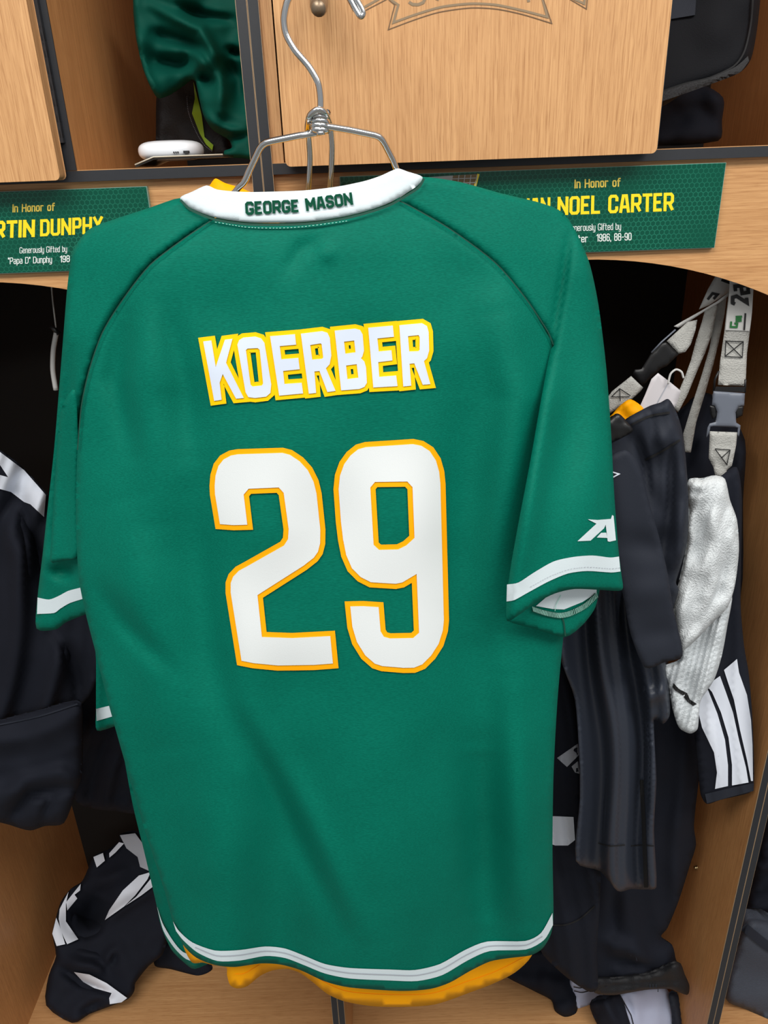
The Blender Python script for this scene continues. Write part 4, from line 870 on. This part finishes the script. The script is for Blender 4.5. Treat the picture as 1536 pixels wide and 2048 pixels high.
sC = cloth('strap', zz([(960, 370), (1060, 300), (1075, 340), (1045, 480), (1020, 600), (960, 760), (890, 920), (800, 1140), (715, 1300), (670, 1260), (700, 1160), (780, 970), (830, 830), (880, 640), (930, 480)]), Depth(.85), 'webbing', None, R=.002, Rpx=5, thick=.003, step=7, smooth=False)
tag(sC, 'narrow grey webbing strap ending behind the charcoal shirt, left of a pair', 'strap')
sD = cloth('strap', zz([(1075, 260), (1160, 230), (1140, 400), (1090, 640), (1040, 850), (960, 1130), (880, 1390), (830, 1670), (780, 1665), (760, 1500), (840, 1240), (930, 960), (1000, 720), (1040, 500)]), Depth(.862), 'webbing', None, R=.002, Rpx=5, thick=.003, step=7, smooth=False)
tag(sD, 'narrow grey webbing strap hanging lowest, between the buckle strap and its pair', 'strap')
# dark cloth behind the straps
gb = cloth('jacket', [(1330, 880), (1400, 790), (1440, 800), (1490, 880), (1486, 1000), (1480, 1200), (1400, 1300), (1330, 1100)], Depth(.90, waves=((.006, 70, 20, 1.),), noise=(.01, 50), seed=21), 'black_cloth', None, R=.02, Rpx=24, thick=.03, step=10)
tag(gb, 'black garment hanging deep in the locker behind the buckle strap', 'garment')

# right seat pile
yb_ = seaty(1300, 2075)
R1 = Depth(yb_, ty=-.45, ref=(1300, 2075), noise=(.008, 40), seed=22, folds=[([(1250, 1990), (1270, 2050)], -.006, 6)])
r1 = cloth('shirt', [(1236, 1990), (1275, 1975), (1330, 1975), (1346, 2010), (1348, 2050), (1346, 2085), (1262, 2085), (1250, 2040)], R1, 'pale_grey_cloth', None, R=.012, Rpx=14, thick=.015, step=7, seat=True)
tag(r1, 'pale grey shirt bundled on the seat under the black waistband', 'shirt')
strokes('seam', [([(1240, 1990), (1262, 2030), (1275, 2080)], False)], 1.0, R1, 'seam_black', r1, off=.0018)
R2 = Depth(seaty(1180, 2016), ty=-.35, ref=(1180, 2016), noise=(.006, 30), seed=23)
r2 = cloth('shirt', [(1140, 1955), (1172, 1956), (1215, 1975), (1240, 1988), (1200, 2000), (1175, 2011), (1150, 2014)], R2, 'pale_grey_cloth', None, R=.01, Rpx=10, thick=.012, step=6, seat=True)
tag(r2, 'small pale grey cloth fold left of the waistband on the right seat', 'cloth')
strokes('seam', [(catmull([(1148, 1982), (1165, 1985), (1190, 1978)], 4), False), (catmull([(1147, 1974), (1162, 1976), (1180, 1968)], 4), False)], .9, R2, 'seam_black', r2, off=.0018)
R3 = Depth(seaty(1130, 2034), ty=-.5, ref=(1130, 2034), noise=(.012, 40), seed=24)
r3 = cloth('garment', [(1005, 1945), (1060, 1905), (1130, 1900), (1160, 1950), (1158, 2000), (1152, 2026), (1130, 2034), (1110, 2022), (1102, 2000), (1060, 1978)], R3, 'black_cloth', None, R=.016, Rpx=18, thick=.02, step=7, seat=True)
tag(r3, 'black bundled cloth on the seat under the gold hem, right side', 'garment')
R4 = Depth(seaty(1230, 2090), ty=-.42, ref=(1230, 2090), noise=(.012, 35), seed=25, folds=[([(1210, 2000), (1240, 2060)], .01, 10)])
r4 = cloth('shorts', [(1180, 2010), (1210, 1995), (1240, 1990), (1255, 2030), (1270, 2090), (1222, 2092), (1195, 2050)], R4, 'black_cloth', None, R=.012, Rpx=12, thick=.015, step=7, seat=True)
tag(r4, 'black crumpled shorts left of the pale grey shirt on the right seat', 'shorts')
R5 = Depth(seaty(1370, 2090), ty=-.42, ref=(1370, 2090), noise=(.01, 35), seed=26)
r5 = cloth('garment', [(1338, 1988), (1360, 1990), (1366, 2030), (1370, 2085), (1348, 2088), (1344, 2030)], R5, 'charcoal_cloth', None, R=.01, Rpx=10, thick=.012, step=7, seat=True)
tag(r5, 'charcoal cloth squeezed between the pale grey shirt and the right partition', 'garment')

# right locker
R6 = Depth(.88, ty=-.25, ref=(1500, 2020), noise=(.01, 80), seed=27)
bag = cloth('sports_bag', [(1452, 1998), (1464, 1930), (1480, 1880), (1500, 1840), (1560, 1850), (1640, 1880), (1650, 2090), (1580, 2058), (1536, 2038), (1490, 2018)], R6, 'bag_grey', None, R=.02, Rpx=16, thick=.04, step=10, seat=True)
tag(bag, 'dark grey sports bag on the seat right of the right partition', 'bag')
strokes('bag_strap', [(catmull([(1486, 1852), (1510, 1872), (1540, 1895), (1600, 1925)], 5), False)], 9, R6, 'charcoal_cloth', bag, off=.004)
R7 = Depth(.985, noise=(.015, 60), waves=((.01, 90, 60, 1.),), seed=28)
r7 = cloth('jacket', [(1488, 1856), (1500, 1790), (1520, 1715), (1536, 1660), (1600, 1630), (1680, 1650), (1680, 1850), (1560, 1846)], R7, 'black_cloth', None, R=.02, Rpx=20, thick=.04, step=10, seat=True)
tag(r7, 'black cloth bundle above the dark grey bag at the right edge', 'garment')

# ------------------------------------------------------------------ left cubby
def q8(L): return [(250 + x / 5.689, y / 5.689) for x, y in L]
TJ = Depth(.885, ty=.0, ref=(400, 150), noise=(.016, 55), seed=31, folds=[(q8([(300, 60), (600, 220), (850, 330), (960, 520), (1090, 800), (1080, 1250)]), .022, 12), (q8([(330, 380), (700, 480), (900, 560)]), -.022, 12), (q8([(350, 700), (600, 720), (760, 680)]), -.03, 16),
     (q8([(770, 560), (900, 720), (1050, 900)]), .018, 11), (q8([(850, 850), (980, 920)]), -.018, 12), (q8([(1180, 560), (1330, 620)]), -.026, 8), (q8([(1140, 720), (1300, 900), (1280, 1200)]), -.02, 16), (q8([(620, 60), (900, 180), (1200, 220)]), -.02, 10), (q8([(900, 1300), (1100, 1450), (1350, 1520)]), .014, 10), (q8([(1000, 1480), (1200, 1560), (1390, 1540)]), -.016, 8), (q8([(180, 600), (260, 900), (380, 1090)]), .016, 10)])
tjo = q8([(60, -300), (90, 0), (95, 150), (125, 430), (195, 750), (270, 950), (340, 1080), (385, 1118), (470, 1075), (600, 990), (720, 900), (800, 930), (850, 1150), (900, 1330), (1000, 1480), (1180, 1590), (1215, 1680), (1130, 1715), (1140, 1785), (1330, 1800), (1480, 1790), (1450, 1400), (1400, 700), (1340, 0), (1300, -300)])
tj = cloth('jacket', tjo, TJ, 'teal_nylon', None, R=.016, Rpx=14, thick=.04, step=6)
tag(tj, 'dark green nylon jacket crumpled in the open cubby left of the hanger', 'jacket')
bl = thing('bag', 'black zipped bag with lime green lining under the dark green jacket', 'bag', tuple(at(390, 312, .95)))
BD = Depth(.96, noise=(.006, 40), seed=33)
cloth('bag_body', [(322, 150), (400, 130), (440, 220), (460, 300), (455, 316), (325, 316), (312, 250)], BD, 'mesh_black', bl, R=.02, Rpx=14, thick=.05, step=8)
decal('lining', [q8([(780, 930), (835, 1150), (872, 1310), (905, 1560), (1005, 1650), (992, 1712), (920, 1640), (850, 1520), (762, 1290), (795, 1120)])], BD, 'lime_lining', bl, off=.004, step=6, th=.003)
zl = resample(catmull(q8([(700, 1100), (712, 1250), (760, 1400), (830, 1550), (900, 1650), (990, 1722)]), 5), 1.9, False)
strokes('zip_teeth', [([zl[i], zl[i] + np.array([1.5, .5])], False) for i in range(0, len(zl), 2)], .45, BD, 'zip_teeth', bl, off=.005)
# card and white device on the shelf
cdx0 = at(272, 325, .79)[0]; cdx1 = at(446, 311, .80)[0]
ci = thing('tablet', 'thin dark tablet lying on the cubby shelf under the white device', 'tablet', ((cdx0 + cdx1) / 2, .82, SHT))
zc = SHT + .0006
V = []
for (x, y, z) in ((cdx0, .786, 0), (cdx0 + .018, .786, .006), (cdx1, .80, .0062), (cdx1, .86, .0062), (cdx0 + .018, .86, .006), (cdx0, .86, 0)):
    V += [(x, y, zc + z), (x, y, zc + z + .0022)]
obj('tablet_body', V, [(0, 2, 8, 10), (2, 4, 6, 8), (11, 9, 3, 1), (9, 7, 5, 3), (0, 1, 3, 2), (2, 3, 5, 4), (4, 5, 7, 6), (6, 7, 9, 8), (8, 9, 11, 10), (10, 11, 1, 0)], 'card_dark', ci, smooth=False)
tube('tablet_rim', [(cdx0, .7855, zc + .0022), (cdx0 + .018, .7855, zc + .0082), (cdx1, .7995, zc + .0084)], .0007, 'card_rim', ci, 6)
dx0 = at(266, 300, .80)[0]; dx1 = at(394, 300, .80)[0]; dz0 = zc + .0045; dz1 = at(335, 282.5, .81)[2] + .001
dv = thing('wireless_router', 'rounded white plastic device with small ports on the cubby shelf', 'device', ((dx0 + dx1) / 2, .825, dz0))
V = []; Fc = []; nu, nv = 40, 14
for j in range(nv + 1):
    ph = -math.pi / 2 + math.pi * j / nv
    for i in range(nu):
        a = 2 * math.pi * i / nu; cs = lambda v, e: math.copysign(abs(v) ** e, v)
        r = cs(math.cos(ph), .45)
        V.append(((dx0 + dx1) / 2 + (dx1 - dx0) / 2 * r * cs(math.cos(a), .75), .826 + .032 * r * cs(math.sin(a), .75), (dz0 + dz1) / 2 + (dz1 - dz0) / 2 * cs(math.sin(ph), .8)))
for j in range(nv):
    for i in range(nu): Fc.append((j * nu + i, j * nu + (i + 1) % nu, (j + 1) * nu + (i + 1) % nu, (j + 1) * nu + i))
obj('device_shell', V, Fc, 'plastic_white', dv)
def port(x, w, h):
    p = at(x, 304, .7945); zp = (dz0 + dz1) / 2 - .002
    box('port', (p[0] - w, .7928, zp - h), (p[0] + w, .800, zp + h), 'port_dark', dv)
port(372, .0022, .0011)
for k in range(3): port(348 + k * 4, .0004, .0007)

# ------------------------------------------------------------------ right cubby
BP = Depth(.84, ty=-.1, ref=(1420, 100), noise=(.01, 90), seed=41)
bpk = thing('backpack', 'black backpack with a honeycomb base strip in the upper right cubby', 'backpack', tuple(at(1420, 278, .88)))
cloth('pack_body', [(1300, -120), (1525, -120), (1522, -20), (1514, 60), (1502, 118), (1480, 145), (1430, 165), (1370, 186), (1300, 212)], BP, 'pack_black', bpk, R=.03, Rpx=40, thick=.09, step=11)
decal('base_strip', [catmull([(1320, 186), (1370, 168), (1420, 156), (1470, 134), (1496, 112)], 4) + catmull([(1498, 122), (1478, 146), (1428, 166), (1370, 187), (1320, 204)], 4)], BP, 'mesh_black', bpk, off=.006, step=6, th=.004)
strokes('piping', [(catmull([(1320, 184), (1370, 167), (1420, 155), (1468, 132), (1490, 100), (1503, 40), (1508, -40)], 5), False)], 1.6, BP, 'seam_black', bpk, off=.004)
decal('pocket', [[(1330, -40), (1395, -40), (1390, 30), (1330, 40)]], BP, 'charcoal_cloth', bpk, off=.003, step=10, th=.003)
BQ = Depth(.955, noise=(.012, 40), seed=42)
bq = cloth('garment', [(1290, 190), (1400, 170), (1446, 195), (1444, 240), (1436, 282), (1290, 286)], BQ, 'black_cloth', None, R=.02, Rpx=18, thick=.05, step=8)
tag(bq, 'black cloth stuffed under the backpack in the upper right cubby', 'garment')
